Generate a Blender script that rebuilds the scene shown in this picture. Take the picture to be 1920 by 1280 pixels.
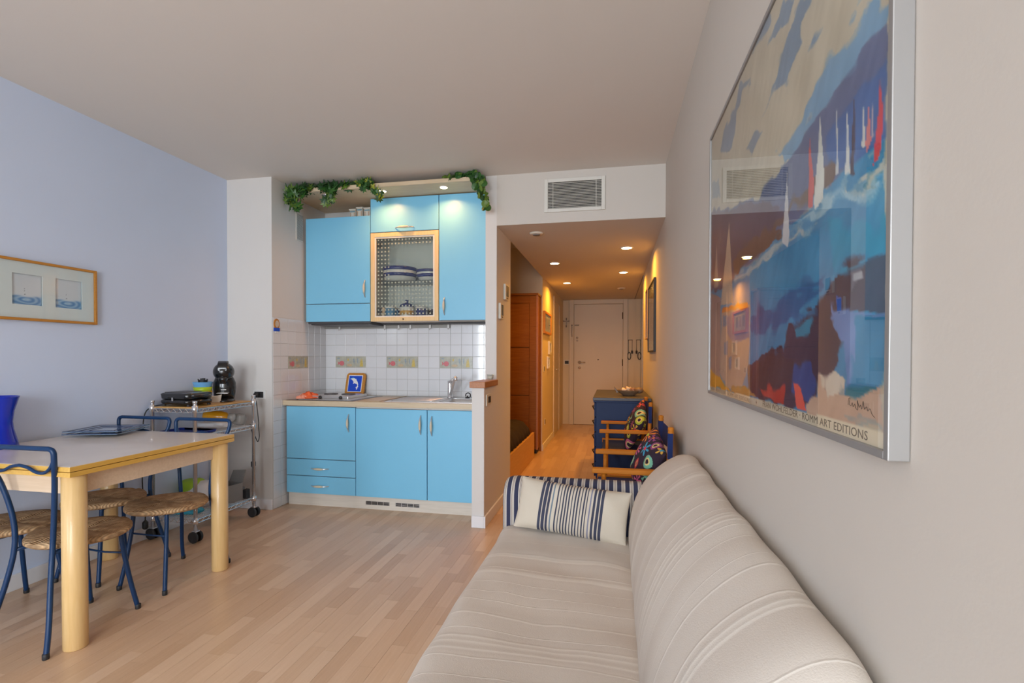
import bpy, bmesh, math, random
import numpy as np
from mathutils import Vector, Matrix

for _o in list(bpy.data.objects):
    bpy.data.objects.remove(_o, do_unlink=True)
SC = bpy.context.scene
COL = SC.collection
R = math.radians
random.seed(7)

# ------------------------------------------------------------------ camera
cam_d = bpy.data.cameras.new('camera')
cam = bpy.data.objects.new('camera', cam_d); COL.objects.link(cam); SC.camera = cam
cam_d.sensor_width = 36.0; cam_d.lens = 944.0*36/1920; cam_d.shift_y = 41.4/1920
cam_d.clip_start = 0.02
_yaw, _pit, _rol = R(11.36), R(0.776), R(0.129)
_f = Vector((-math.sin(_yaw)*math.cos(_pit), math.cos(_yaw)*math.cos(_pit), -math.sin(_pit)))
_r = Vector((math.cos(_yaw), math.sin(_yaw), 0)); _u = _r.cross(_f)
_r2 = math.cos(_rol)*_r + math.sin(_rol)*_u; _u2 = -math.sin(_rol)*_r + math.cos(_rol)*_u
_m = Matrix((( _r2.x,_u2.x,-_f.x,0),(_r2.y,_u2.y,-_f.y,0),(_r2.z,_u2.z,-_f.z,1.25),(0,0,0,1)))
cam.matrix_world = _m

# ------------------------------------------------------------------ world, daylight, exposure
W = bpy.data.worlds.new('daylight_sky'); SC.world = W; W.use_nodes = True
_bg = W.node_tree.nodes['Background']
_bg.inputs[0].default_value = (0.72, 0.84, 1.0, 1); _bg.inputs[1].default_value = 1.2

def area(name, loc, rot, sx, sy, power, col, shape='RECTANGLE', spread=180):
    l = bpy.data.lights.new(name, 'AREA'); l.shape = shape; l.size = sx
    if shape in ('RECTANGLE', 'ELLIPSE'): l.size_y = sy
    l.energy = power; l.color = col; l.spread = R(spread)
    o = bpy.data.objects.new(name, l); COL.objects.link(o); o.location = loc; o.rotation_euler = rot
    return o
DAY = 258
area('window_daylight', (-.60, -2.98, 1.72), (R(68), 0, 0), 1.95, 2.5, DAY, (0.87, 0.935, 1.0))  # added lamp outside the unseen wide window, placed to even the side walls
area('door_daylight', (-2.95, -2.98, 1.72), (R(68), 0, 0), 1.0, 2.5, DAY*1.0/1.95, (0.87, 0.935, 1.0))
WARM = (1.0, 0.41, 0.03)

SC.view_settings.view_transform = 'Standard'; SC.view_settings.look = 'None'
SC.view_settings.gamma = 1.0; SC.view_settings.use_curve_mapping = False
SC.view_settings.exposure = 0.12

# ------------------------------------------------------------------ helpers: colour and materials
def lin(c):
    c = [v/255 for v in c]
    return tuple((v/12.92 if v <= .04045 else ((v+.055)/1.055)**2.4) for v in c)
MATS = {}
def _new(name):
    m = bpy.data.materials.new(name); m.use_nodes = True
    nt = m.node_tree; b = nt.nodes['Principled BSDF']; MATS[name] = m
    return m, nt, b
def N(nt, t, **kw):
    n = nt.nodes.new(t)
    for k, v in kw.items(): setattr(n, k, v)
    return n
def plain(name, col, rough=.5, metal=0, bump=0, bscale=200, var=0, vscale=4, spec=.5, coat=0, sheen=0, trans=0):
    m, nt, b = _new(name)
    b.inputs['Base Color'].default_value = (*col, 1); b.inputs['Roughness'].default_value = rough
    b.inputs['Metallic'].default_value = metal; b.inputs['Specular IOR Level'].default_value = spec
    b.inputs['Coat Weight'].default_value = coat; b.inputs['Sheen Weight'].default_value = sheen
    b.inputs['Transmission Weight'].default_value = trans
    tc = N(nt, 'ShaderNodeTexCoord')
    n1 = N(nt, 'ShaderNodeTexNoise'); n1.inputs['Scale'].default_value = vscale; n1.inputs['Detail'].default_value = 3
    nt.links.new(tc.outputs['Object'], n1.inputs['Vector'])
    mx = N(nt, 'ShaderNodeMix', data_type='RGBA')
    mx.inputs[6].default_value = tuple(max(0, c*(1-var)) for c in col)+(1,)
    mx.inputs[7].default_value = tuple(min(1, c*(1+var)) for c in col)+(1,)
    nt.links.new(n1.outputs['Fac'], mx.inputs[0]); nt.links.new(mx.outputs[2], b.inputs['Base Color'])
    if bump:
        n2 = N(nt, 'ShaderNodeTexNoise'); n2.inputs['Scale'].default_value = bscale; n2.inputs['Detail'].default_value = 2
        nt.links.new(tc.outputs['Object'], n2.inputs['Vector'])
        bp = N(nt, 'ShaderNodeBump'); bp.inputs['Strength'].default_value = bump; bp.inputs['Distance'].default_value = .004
        nt.links.new(n2.outputs['Fac'], bp.inputs['Height']); nt.links.new(bp.outputs[0], b.inputs['Normal'])
    return m
def wood(name, c1, c2, axis='x', rough=.35, scale=6, stretch=14, coat=0, bump=.03, spec=.5):
    m, nt, b = _new(name); b.inputs['Specular IOR Level'].default_value = spec
    tc = N(nt, 'ShaderNodeTexCoord'); mp = N(nt, 'ShaderNodeMapping')
    s = [stretch]*3; s['xyz'.index(axis)] = 1; mp.inputs['Scale'].default_value = s
    n1 = N(nt, 'ShaderNodeTexNoise'); n1.inputs['Scale'].default_value = scale; n1.inputs['Detail'].default_value = 6
    n1.inputs['Distortion'].default_value = .6
    cr_ = N(nt, 'ShaderNodeValToRGB'); cr_.color_ramp.elements[0].color = (*c1, 1); cr_.color_ramp.elements[1].color = (*c2, 1)
    cr_.color_ramp.elements[0].position = .3; cr_.color_ramp.elements[1].position = .7
    nt.links.new(tc.outputs['Object'], mp.inputs['Vector']); nt.links.new(mp.outputs[0], n1.inputs['Vector'])
    nt.links.new(n1.outputs['Fac'], cr_.inputs[0]); nt.links.new(cr_.outputs[0], b.inputs['Base Color'])
    bp = N(nt, 'ShaderNodeBump'); bp.inputs['Strength'].default_value = bump; bp.inputs['Distance'].default_value = .002
    nt.links.new(n1.outputs['Fac'], bp.inputs['Height']); nt.links.new(bp.outputs[0], b.inputs['Normal'])
    b.inputs['Roughness'].default_value = rough; b.inputs['Coat Weight'].default_value = coat
    return m
def glass(name, tint=(1, 1, 1), ior=1.5, rough=0.0):
    m, nt, b = _new(name); nt.nodes.remove(b)
    out = nt.nodes['Material Output']
    fr = N(nt, 'ShaderNodeFresnel'); ge = N(nt, 'ShaderNodeNewGeometry')
    io = N(nt, 'ShaderNodeMapRange'); io.inputs[3].default_value = ior; io.inputs[4].default_value = 1/ior
    nt.links.new(ge.outputs['Backfacing'], io.inputs[0]); nt.links.new(io.outputs[0], fr.inputs[0])
    tr = N(nt, 'ShaderNodeBsdfTransparent'); tr.inputs[0].default_value = (*tint, 1)
    gl = N(nt, 'ShaderNodeBsdfGlossy'); gl.inputs['Roughness'].default_value = rough
    mx = N(nt, 'ShaderNodeMixShader')
    nt.links.new(fr.outputs[0], mx.inputs[0]); nt.links.new(tr.outputs[0], mx.inputs[1]); nt.links.new(gl.outputs[0], mx.inputs[2])
    nt.links.new(mx.outputs[0], out.inputs[0])
    return m
def emit(name, col, s):
    m, nt, b = _new(name)
    b.inputs['Emission Color'].default_value = (*col, 1); b.inputs['Emission Strength'].default_value = s
    b.inputs['Base Color'].default_value = (*col, 1)
    return m
def printed(name, rough=.6, attr='col', coat=0, bump=0, bscale=300):
    m, nt, b = _new(name)
    a = N(nt, 'ShaderNodeAttribute', attribute_name=attr)
    nt.links.new(a.outputs['Color'], b.inputs['Base Color']); b.inputs['Roughness'].default_value = rough
    b.inputs['Coat Weight'].default_value = coat
    if bump:
        tc = N(nt, 'ShaderNodeTexCoord'); n2 = N(nt, 'ShaderNodeTexNoise'); n2.inputs['Scale'].default_value = bscale
        nt.links.new(tc.outputs['Object'], n2.inputs['Vector'])
        bp = N(nt, 'ShaderNodeBump'); bp.inputs['Strength'].default_value = bump; bp.inputs['Distance'].default_value = .003
        nt.links.new(n2.outputs['Fac'], bp.inputs['Height']); nt.links.new(bp.outputs[0], b.inputs['Normal'])
    return m

# ------------------------------------------------------------------ helpers: geometry
def cr(pts, n=6, closed=False):
    P = [Vector(p) for p in pts]; out = []
    k = len(P); rng = k if closed else k-1
    for i in range(rng):
        p0 = P[(i-1) % k] if closed else P[max(i-1, 0)]; p1 = P[i]
        p2 = P[(i+1) % k]; p3 = P[(i+2) % k] if closed else P[min(i+2, k-1)]
        for j in range(n):
            t = j/n
            out.append(.5*((2*p1)+(-p0+p2)*t+(2*p0-5*p1+4*p2-p3)*t*t+(-p0+3*p1-3*p2+p3)*t**3))
    if not closed: out.append(P[-1])
    return out
class MB:
    def __init__(s): s.v = []; s.f = []; s.c = None
    def add(s, vs, fs):
        o = len(s.v); s.v += [tuple(p) for p in vs]; s.f += [tuple(i+o for i in q) for q in fs]; return s
    def box(s, x0, x1, y0, y1, z0, z1):
        return s.add([(x0,y0,z0),(x1,y0,z0),(x1,y1,z0),(x0,y1,z0),(x0,y0,z1),(x1,y0,z1),(x1,y1,z1),(x0,y1,z1)],
                     [(3,2,1,0),(4,5,6,7),(0,1,5,4),(1,2,6,5),(2,3,7,6),(3,0,4,7)])
    def bar(s, a, b, w, h, up=(0,0,1)):
        a, b = Vector(a), Vector(b); d = (b-a).normalized(); u = Vector(up)
        if abs(d.dot(u)) > .99: u = Vector((1,0,0))
        sd = d.cross(u).normalized(); u = sd.cross(d)
        vs = []
        for p in (a, b):
            for i, j in ((-1,-1),(1,-1),(1,1),(-1,1)): vs.append(p+sd*i*w/2+u*j*h/2)
        return s.add(vs, [(3,2,1,0),(4,5,6,7),(0,1,5,4),(1,2,6,5),(2,3,7,6),(3,0,4,7)])
    def tube(s, pts, r, n=8, closed=False):
        P = [Vector(p) for p in pts]; k = len(P)
        rr = r if isinstance(r, (list, tuple)) else [r]*k
        vs = []; prev = None
        for i in range(k):
            if closed: t = P[(i+1) % k]-P[(i-1) % k]
            else: t = P[min(i+1, k-1)]-P[max(i-1, 0)]
            t.normalize()
            if prev is None:
                a = Vector((0,0,1)) if abs(t.z) < .9 else Vector((1,0,0)); nrm = t.cross(a).normalized()
            else:
                nrm = prev-t*prev.dot(t)
                nrm = nrm.normalized() if nrm.length > 1e-6 else t.orthogonal().normalized()
            prev = nrm; bn = t.cross(nrm)
            for j in range(n):
                a = 2*math.pi*j/n; vs.append(P[i]+(nrm*math.cos(a)+bn*math.sin(a))*rr[i])
        fs = []
        for i in range(k if closed else k-1):
            i2 = (i+1) % k
            for j in range(n): fs.append((i*n+j, i*n+(j+1) % n, i2*n+(j+1) % n, i2*n+j))
        if not closed: fs += [tuple(range(n-1, -1, -1)), tuple((k-1)*n+j for j in range(n))]
        return s.add(vs, fs)
    def loft(s, loops, closed=True, caps=True):
        n = len(loops[0]); k = len(loops); vs = [p for l in loops for p in l]; fs = []
        for i in range(k-1):
            for j in range(n if closed else n-1):
                fs.append((i*n+j, i*n+(j+1) % n, (i+1)*n+(j+1) % n, (i+1)*n+j))
        if caps and closed: fs += [tuple(range(n-1, -1, -1)), tuple((k-1)*n+j for j in range(n))]
        return s.add(vs, fs)
    def lathe(s, prof, c=(0,0,0), n=24, sx=1, sy=1):
        loops = [[(c[0]+r*sx*math.cos(2*math.pi*j/n), c[1]+r*sy*math.sin(2*math.pi*j/n), c[2]+z) for j in range(n)] for r, z in prof]
        return s.loft(loops)
    def prism(s, poly, lo, hi, axis='z'):
        n = len(poly)
        mk = {'z': lambda p, h: (p[0], p[1], h), 'y': lambda p, h: (p[0], h, p[1]), 'x': lambda p, h: (h, p[0], p[1])}[axis]
        vs = [mk(p, lo) for p in poly]+[mk(p, hi) for p in poly]
        fs = [tuple(range(n-1, -1, -1)), tuple(range(n, 2*n))]+[(i, (i+1) % n, n+(i+1) % n, n+i) for i in range(n)]
        return s.add(vs, fs)
    def ball(s, c, r, n=14, m=8):
        rx, ry, rz = r if isinstance(r, (list, tuple)) else (r, r, r)
        loops = []
        for i in range(m+1):
            a = -math.pi/2+math.pi*i/m; q = max(math.cos(a), .02)
            loops.append([(c[0]+rx*q*math.cos(2*math.pi*j/n), c[1]+ry*q*math.sin(2*math.pi*j/n), c[2]+rz*math.sin(a)) for j in range(n)])
        return s.loft(loops)
    def grid(s, fn, nu, nv):
        vs = [fn(i/nu, j/nv) for j in range(nv+1) for i in range(nu+1)]
        fs = [(j*(nu+1)+i, j*(nu+1)+i+1, (j+1)*(nu+1)+i+1, (j+1)*(nu+1)+i) for j in range(nv) for i in range(nu)]
        return s.add(vs, fs)
    def xf(s, mat):
        s.v = [tuple(mat @ Vector(p)) for p in s.v]; return s
def rrect(cx, cy, w, h, r, n=5):
    out = []
    for (sx, sy, a0) in ((1,1,0),(-1,1,90),(-1,-1,180),(1,-1,270)):
        for i in range(n+1):
            a = R(a0+90*i/n); out.append((cx+sx*(w/2-r)+r*math.cos(a), cy+sy*(h/2-r)+r*math.sin(a)))
    return out
def wloc(o):
    v = Vector((0,0,0))
    while o: v += o.location; o = o.parent
    return v
def build(name, mb, mat, parent=None, smooth=False, bevel=0, sub=0, solid=0, colors=None, weld=True):
    me = bpy.data.meshes.new(name)
    V = np.array(mb.v, float); lo = V.min(0); hi = V.max(0)
    org = np.array(((lo[0]+hi[0])/2, (lo[1]+hi[1])/2, lo[2]))
    me.from_pydata([tuple(p) for p in (V-org)], [], mb.f)
    if len(mb.f) < 60000:
        b = bmesh.new(); b.from_mesh(me); bmesh.ops.recalc_face_normals(b, faces=b.faces); b.to_mesh(me); b.free()
    me.materials.append(MATS[mat])
    if colors is not None:
        kind, arr = colors
        a = me.attributes.new('col', 'FLOAT_COLOR', kind)
        arr = np.asarray(arr, np.float32)
        if arr.shape[1] == 3: arr = np.hstack([arr, np.ones((len(arr), 1), np.float32)])
        a.data.foreach_set('color', arr.ravel())
    if smooth:
        for p in me.polygons: p.use_smooth = True
    o = bpy.data.objects.new(name, me); COL.objects.link(o)
    pw = wloc(parent) if parent else Vector((0,0,0))
    o.location = Vector(org)-pw
    if parent: o.parent = parent
    if bevel:
        md = o.modifiers.new('bevel', 'BEVEL'); md.width = bevel; md.segments = 2; md.limit_method = 'ANGLE'; md.angle_limit = R(40)
    if sub:
        md = o.modifiers.new('sub', 'SUBSURF'); md.levels = sub; md.render_levels = sub
    return o
def smooth_angle(o, a=40):
    for p in o.data.polygons: p.use_smooth = True
    try: o.data.set_sharp_from_angle(angle=R(a))
    except Exception: pass
    return o
def tag(o, label, cat, group=None):
    o['label'] = label; o['category'] = cat
    if group: o['group'] = group
    return o
def struct(o, label=None):
    o['kind'] = 'structure'
    if label: o['label'] = label
    return o
def thing(name, label, cat, loc=(0,0,0), group=None):
    o = bpy.data.objects.new(name, None); COL.objects.link(o); o.location = loc; o.empty_display_size = .05
    return tag(o, label, cat, group)
def dup(o, parent=None):
    c = o.copy(); COL.objects.link(c); c.parent = parent
    for ch in list(o.children): dup(ch, c)
    return c
def B(*a): return MB().box(*a)
def text_mb(body, size, spacing=1.0, ext=.0004):
    cu = bpy.data.curves.new('t', 'FONT'); cu.body = body; cu.size = size; cu.space_character = spacing; cu.extrude = ext
    cu.resolution_u = 3
    ob = bpy.data.objects.new('t', cu); COL.objects.link(ob)
    dg = bpy.context.evaluated_depsgraph_get(); me = bpy.data.meshes.new_from_object(ob.evaluated_get(dg))
    mb = MB(); mb.add([v.co[:] for v in me.vertices], [tuple(p.vertices) for p in me.polygons])
    bpy.data.objects.remove(ob, do_unlink=True); bpy.data.curves.remove(cu); bpy.data.meshes.remove(me)
    return mb
def fit(mb, x0, x1, y0, y1):
    V = np.array(mb.v); lo = V.min(0); hi = V.max(0)
    sx = (x1-x0)/(hi[0]-lo[0]); sy = (y1-y0)/(hi[1]-lo[1])
    mb.v = [((p[0]-lo[0])*sx+x0, (p[1]-lo[1])*sy+y0, p[2]) for p in mb.v]; return mb
def inpoly(X, Y, poly):
    ins = np.zeros(X.shape, bool); n = len(poly)
    for i in range(n):
        x1, y1 = poly[i]; x2, y2 = poly[(i+1) % n]
        if y1 == y2: continue
        c = ((y1 > Y) != (y2 > Y)) & (X < (x2-x1)*(Y-y1)/(y2-y1)+x1)
        ins ^= c
    return ins
def vnoise(X, Y, seed=0):
    rs = np.random.RandomState(seed); g = rs.rand(64, 64)
    xi = np.floor(X).astype(int); yi = np.floor(Y).astype(int); fx = X-xi; fy = Y-yi
    fx = fx*fx*(3-2*fx); fy = fy*fy*(3-2*fy)
    a = g[yi % 64, xi % 64]; b = g[yi % 64, (xi+1) % 64]; c = g[(yi+1) % 64, xi % 64]; d = g[(yi+1) % 64, (xi+1) % 64]
    return (a*(1-fx)+b*fx)*(1-fy)+(c*(1-fx)+d*fx)*fy

# ------------------------------------------------------------------ materials
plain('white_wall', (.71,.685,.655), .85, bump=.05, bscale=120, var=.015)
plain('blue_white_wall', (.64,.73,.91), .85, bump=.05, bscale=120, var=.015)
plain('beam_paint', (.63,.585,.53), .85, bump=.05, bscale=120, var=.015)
plain('cream_wall', (.60,.55,.49), .85, bump=.05, bscale=120, var=.015)  # cream, darkened in the colour to offset strong window light on the right wall
plain('ceiling_paint', (.74,.695,.64), .9, bump=.03, bscale=90, var=.01)
plain('white_trim', (.80,.80,.82), .45, var=.01)
plain('cabinet_blue', (.205,.56,.81), .38, var=.02, vscale=2)
plain('carcass_white', (.74,.74,.72), .5)
plain('edge_brown', (.20,.08,.03), .5)
wood('plinth_wood', (.66,.60,.52), (.74,.68,.60), 'x', .45)
wood('worktop', (.57,.46,.31), (.66,.55,.39), 'x', .4, coat=.1)
wood('pale_wood', (.60,.46,.29), (.70,.56,.38), 'x', .45)
wood('maple_frame', (.74,.52,.24), (.82,.60,.32), 'z', .4)
wood('honey_wood', (.56,.30,.09), (.70,.42,.15), 'y', .35)
wood('cherry_wood', (.36,.13,.04), (.46,.18,.06), 'y', .35)
wood('wardrobe_wood', (.235,.075,.006), (.32,.115,.012), 'x', .5, spec=.25)
wood('bed_wood', (.62,.32,.08), (.70,.38,.11), 'y', .4)
wood('chair_wood', (.46,.145,.012), (.56,.19,.018), 'x', .55, spec=.2)
wood('frame_wood', (.48,.20,.03), (.58,.26,.05), 'y', .5, spec=.3)
wood('table_leg_wood', (.70,.46,.19), (.76,.52,.24), 'z', .35, coat=.15)
wood('table_edge', (.66,.38,.07), (.74,.45,.10), 'y', .3, coat=.2)
wood('apron_wood', (.66,.50,.34), (.74,.58,.42), 'x', .4)
plain('table_surface', (.86,.78,.70), .22, var=.04, vscale=8, coat=.2)
plain('navy_tube', (.003,.032,.105), .38, spec=.4)
plain('black_plastic', (.012,.012,.013), .22, coat=.4)
plain('black_matte', (.018,.018,.02), .55)
plain('dark_grey', (.06,.06,.065), .45)
plain('chrome', (.80,.80,.82), .20, metal=.8)
plain('steel', (.66,.66,.66), .28, metal=.8, bump=.02, bscale=300)
plain('aluminium', (.58,.57,.56), .38, metal=1)
plain('grille_grey', (.70,.68,.62), .5)
plain('rail_grey', (.36,.35,.32), .4)
plain('void_dark', (.012,.011,.010), .9)
plain('tile_white', (.74,.75,.77), .10, coat=.5, var=.015, vscale=3)
plain('grout', (.50,.49,.47), .9)
plain('tile_decor', (.46,.46,.38), .2, coat=.3, var=.35, vscale=28)
plain('motif_pink', (.62,.16,.18), .3, var=.25, vscale=60)
plain('motif_shell', (.55,.42,.26), .3, var=.3, vscale=60)
plain('motif_grey', (.30,.36,.40), .3, var=.3, vscale=60)
plain('motif_yellow', (.60,.46,.12), .3, var=.3, vscale=60)
plain('white_plastic', (.78,.78,.76), .35)
plain('cream_plastic', (.74,.70,.60), .4)
plain('orange_cloth', (.80,.15,.05), .9, bump=.3, bscale=90, var=.3, vscale=30)
plain('pink_cloth', (.82,.34,.24), .9, bump=.3, bscale=90, var=.2, vscale=30)
plain('blue_print', (.004,.07,.60), .35)
plain('sky_print', (.12,.48,.78), .35)
plain('white_print', (.85,.86,.88), .4)
plain('door_paint', (.64,.55,.41), .45, var=.02)
plain('hall_white', (.72,.62,.46), .8, var=.01)
plain('bed_cover', (.022,.012,.020), .9, bump=.2, bscale=60)
plain('chest_blue', (.006,.026,.10), .5, var=.05, spec=.3)
plain('chest_top', (.045,.045,.06), .38)
plain('canvas_blue', (.005,.020,.11), .85, bump=.2, bscale=400)
plain('brass_dark', (.10,.06,.035), .35, metal=.8)
plain('leaf_dark', (.012,.060,.009), .45, var=.5, vscale=12)
plain('leaf_mid', (.032,.115,.016), .45, var=.4, vscale=12)
plain('leaf_light', (.11,.19,.02), .45, var=.3, vscale=12)
plain('leaf_yellow', (.34,.36,.03), .45, var=.3, vscale=12)
plain('stem_green', (.05,.07,.02), .6)
plain('silver_frame', (.36,.35,.34), .5, metal=.6)
plain('caption_ink', (.20,.17,.13), .7)
plain('ink_black', (.03,.03,.03), .7)
plain('grip_cream', (.66,.58,.44), .4)
plain('mat_board', (.76,.83,.83), .8)
plain('glass_blue', (.0,.03,.62), .22, trans=.25, coat=.3)
plain('plate_navy', (.006,.02,.10), .12, coat=.6)
plain('plate_teal', (.20,.30,.42), .15, coat=.5)
plain('cup_blue', (.16,.42,.75), .35); plain('cup_green', (.45,.62,.02), .35); plain('cup_yellow', (.70,.48,.02), .35)
plain('paper_white', (.76,.74,.68), .8)
plain('bottle_orange', (.80,.36,.01), .18, coat=.5)
plain('bottle_clear', (.62,.62,.60), .12, trans=.6)
plain('bag_white', (.74,.74,.76), .5, bump=.5, bscale=25)
plain('bag_green', (.36,.58,.03), .4, bump=.4, bscale=25)
plain('tray_blue', (.006,.03,.30), .3)
plain('bag_teal', (.03,.32,.46), .5, bump=.3, bscale=30, var=.7, vscale=34)
plain('box_grey', (.22,.21,.20), .6)
plain('cream_ceramic', (.62,.52,.40), .35, var=.2, vscale=20)
plain('shell_cream', (.74,.60,.44), .4, var=.25, vscale=40)
plain('shell_brown', (.34,.17,.09), .35, var=.3, vscale=40)
plain('wicker_brown', (.20,.13,.08), .4, var=.3, vscale=40)
plain('ceramic_white', (.74,.74,.74), .18, coat=.4)
plain('ceramic_blue', (.02,.035,.20), .18, coat=.4)
plain('ceramic_sky', (.10,.28,.50), .2, coat=.3)
plain('ceramic_orange', (.62,.34,.06), .3)
plain('red_plastic', (.50,.03,.03), .4)
plain('wax_white', (.80,.77,.70), .4)
plain('mirror_silver', (.78,.80,.76), .02, metal=1)
plain('terracotta_paint', (.52,.33,.20), .6, var=.15, vscale=40)
plain('house_white', (.72,.68,.60), .6)
plain('house_blue', (.20,.34,.40), .6)
plain('cutting_board', (.53,.42,.28), .35, var=.05)
plain('device_screen', (.10,.13,.13), .25)
glass('clear_glass'); glass('cabinet_glass', (.90,.92,.89)); glass('picture_glass', (.97,.98,.98), 1.30)
glass('window_glass')
glass('jar_glass', (.92,.95,.94))
emit('lamp_glow', (1.0,.80,.45), 14)
printed('art_print', .55); printed('pillow_print', .9, bump=.25, bscale=500); printed('floral_print', .9, bump=.2, bscale=400)
printed('water_print', .5)

def floor_mat():
    m, nt, b = _new('laminate')
    a = N(nt, 'ShaderNodeAttribute', attribute_name='tone')
    tc = N(nt, 'ShaderNodeTexCoord'); mp = N(nt, 'ShaderNodeMapping'); mp.inputs['Scale'].default_value = (26, 1.6, 1)
    geo = N(nt, 'ShaderNodeNewGeometry')
    n1 = N(nt, 'ShaderNodeTexNoise'); n1.inputs['Scale'].default_value = 3; n1.inputs['Detail'].default_value = 5; n1.inputs['Distortion'].default_value = .8
    nt.links.new(geo.outputs['Position'], mp.inputs['Vector']); nt.links.new(mp.outputs[0], n1.inputs['Vector'])
    ad = N(nt, 'ShaderNodeMath', operation='MULTIPLY_ADD'); ad.inputs[1].default_value = .45; 
    nt.links.new(n1.outputs['Fac'], ad.inputs[0]); nt.links.new(a.outputs['Fac'], ad.inputs[2])
    cr_ = N(nt, 'ShaderNodeValToRGB'); e = cr_.color_ramp.elements
    e[0].position = .1; e[0].color = (.52,.32,.185,1); e[1].position = 1.2 if False else 1.0; e[1].color = (.74,.53,.36,1)
    x = e.new(.55); x.color = (.64,.43,.275,1)
    nt.links.new(ad.outputs[0], cr_.inputs[0]); nt.links.new(cr_.outputs[0], b.inputs['Base Color'])
    b.inputs['Roughness'].default_value = .30; b.inputs['Coat Weight'].default_value = .12; b.inputs['Coat Roughness'].default_value = .2
floor_mat()
def stripes_mat(name, axis, period, stops, rough=.9, bump=.15):
    m, nt, b = _new(name)
    geo = N(nt, 'ShaderNodeTexCoord'); sp = N(nt, 'ShaderNodeSeparateXYZ'); nt.links.new(geo.outputs['Object'], sp.inputs[0])
    dv = N(nt, 'ShaderNodeMath', operation='DIVIDE'); dv.inputs[1].default_value = period
    nt.links.new(sp.outputs[axis], dv.inputs[0])
    fr = N(nt, 'ShaderNodeMath', operation='FRACT'); nt.links.new(dv.outputs[0], fr.inputs[0])
    cr_ = N(nt, 'ShaderNodeValToRGB'); cr_.color_ramp.interpolation = 'CONSTANT'; e = cr_.color_ramp.elements
    for i, (p, c) in enumerate(stops):
        if i < 2: q = e[i]; q.position = p
        else: q = e.new(p)
        q.color = (*c, 1)
    nt.links.new(fr.outputs[0], cr_.inputs[0]); nt.links.new(cr_.outputs[0], b.inputs['Base Color'])
    n2 = N(nt, 'ShaderNodeTexNoise'); n2.inputs['Scale'].default_value = 500; nt.links.new(geo.outputs['Object'], n2.inputs['Vector'])
    bp = N(nt, 'ShaderNodeBump'); bp.inputs['Strength'].default_value = bump; bp.inputs['Distance'].default_value = .002
    nt.links.new(n2.outputs['Fac'], bp.inputs['Height']); nt.links.new(bp.outputs[0], b.inputs['Normal'])
    b.inputs['Roughness'].default_value = rough
_nv = (.030,.034,.075); _wh = (.62,.58,.52); _br = (.16,.11,.09)
stripes_mat('ticking_stripe', 'X', .0405, [(0,_nv),(.50,_wh),(.64,_br),(.70,_wh),(.78,_br),(.83,_wh),(.96,_nv)])
def cover_mat():
    m, nt, b = _new('cream_cover')
    tc = N(nt, 'ShaderNodeNewGeometry'); sp = N(nt, 'ShaderNodeSeparateXYZ'); nt.links.new(tc.outputs['Position'], sp.inputs[0])
    nz = N(nt, 'ShaderNodeTexNoise'); nz.inputs['Scale'].default_value = 2.2
    nt.links.new(tc.outputs['Position'], nz.inputs['Vector'])
    wob = N(nt, 'ShaderNodeMath', operation='MULTIPLY_ADD'); wob.inputs[1].default_value = .06
    nt.links.new(nz.outputs['Fac'], wob.inputs[0]); nt.links.new(sp.outputs['Y'], wob.inputs[2])
    def n1d(scale):
        n = N(nt, 'ShaderNodeTexNoise', noise_dimensions='1D'); n.inputs['Scale'].default_value = scale; n.inputs['Detail'].default_value = 1
        nt.links.new(wob.outputs[0], n.inputs['W']); return n
    band = n1d(5.5); line = n1d(6)
    r1 = N(nt, 'ShaderNodeValToRGB'); e = r1.color_ramp.elements
    e[0].position = .40; e[0].color = (.63,.555,.48,1); e[1].position = .60; e[1].color = (.675,.605,.53,1)
    nt.links.new(band.outputs['Fac'], r1.inputs[0])
    r2 = N(nt, 'ShaderNodeValToRGB'); e = r2.color_ramp.elements
    e[0].position = .487; e[0].color = (0,0,0,1); e[1].position = .5; e[1].color = (1,1,1,1); q = e.new(.513); q.color = (0,0,0,1)
    nt.links.new(line.outputs['Fac'], r2.inputs[0])
    mx = N(nt, 'ShaderNodeMix', data_type='RGBA'); mx.inputs[7].default_value = (.76,.70,.62,1)
    ml = N(nt, 'ShaderNodeMath', operation='MULTIPLY'); ml.inputs[1].default_value = .75
    nt.links.new(r2.outputs[0], ml.inputs[0]); nt.links.new(ml.outputs[0], mx.inputs[0]); nt.links.new(r1.outputs[0], mx.inputs[6])
    nt.links.new(mx.outputs[2], b.inputs['Base Color'])
    n2 = N(nt, 'ShaderNodeTexNoise'); n2.inputs['Scale'].default_value = 350; nt.links.new(tc.outputs['Position'], n2.inputs['Vector'])
    ad = N(nt, 'ShaderNodeMath', operation='MULTIPLY_ADD'); ad.inputs[1].default_value = .5
    nt.links.new(n2.outputs['Fac'], ad.inputs[0]); nt.links.new(r2.outputs[0], ad.inputs[2])
    bp = N(nt, 'ShaderNodeBump'); bp.inputs['Strength'].default_value = .25; bp.inputs['Distance'].default_value = .004
    nt.links.new(ad.outputs[0], bp.inputs['Height']); nt.links.new(bp.outputs[0], b.inputs['Normal'])
    b.inputs['Roughness'].default_value = .92
cover_mat()
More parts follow.
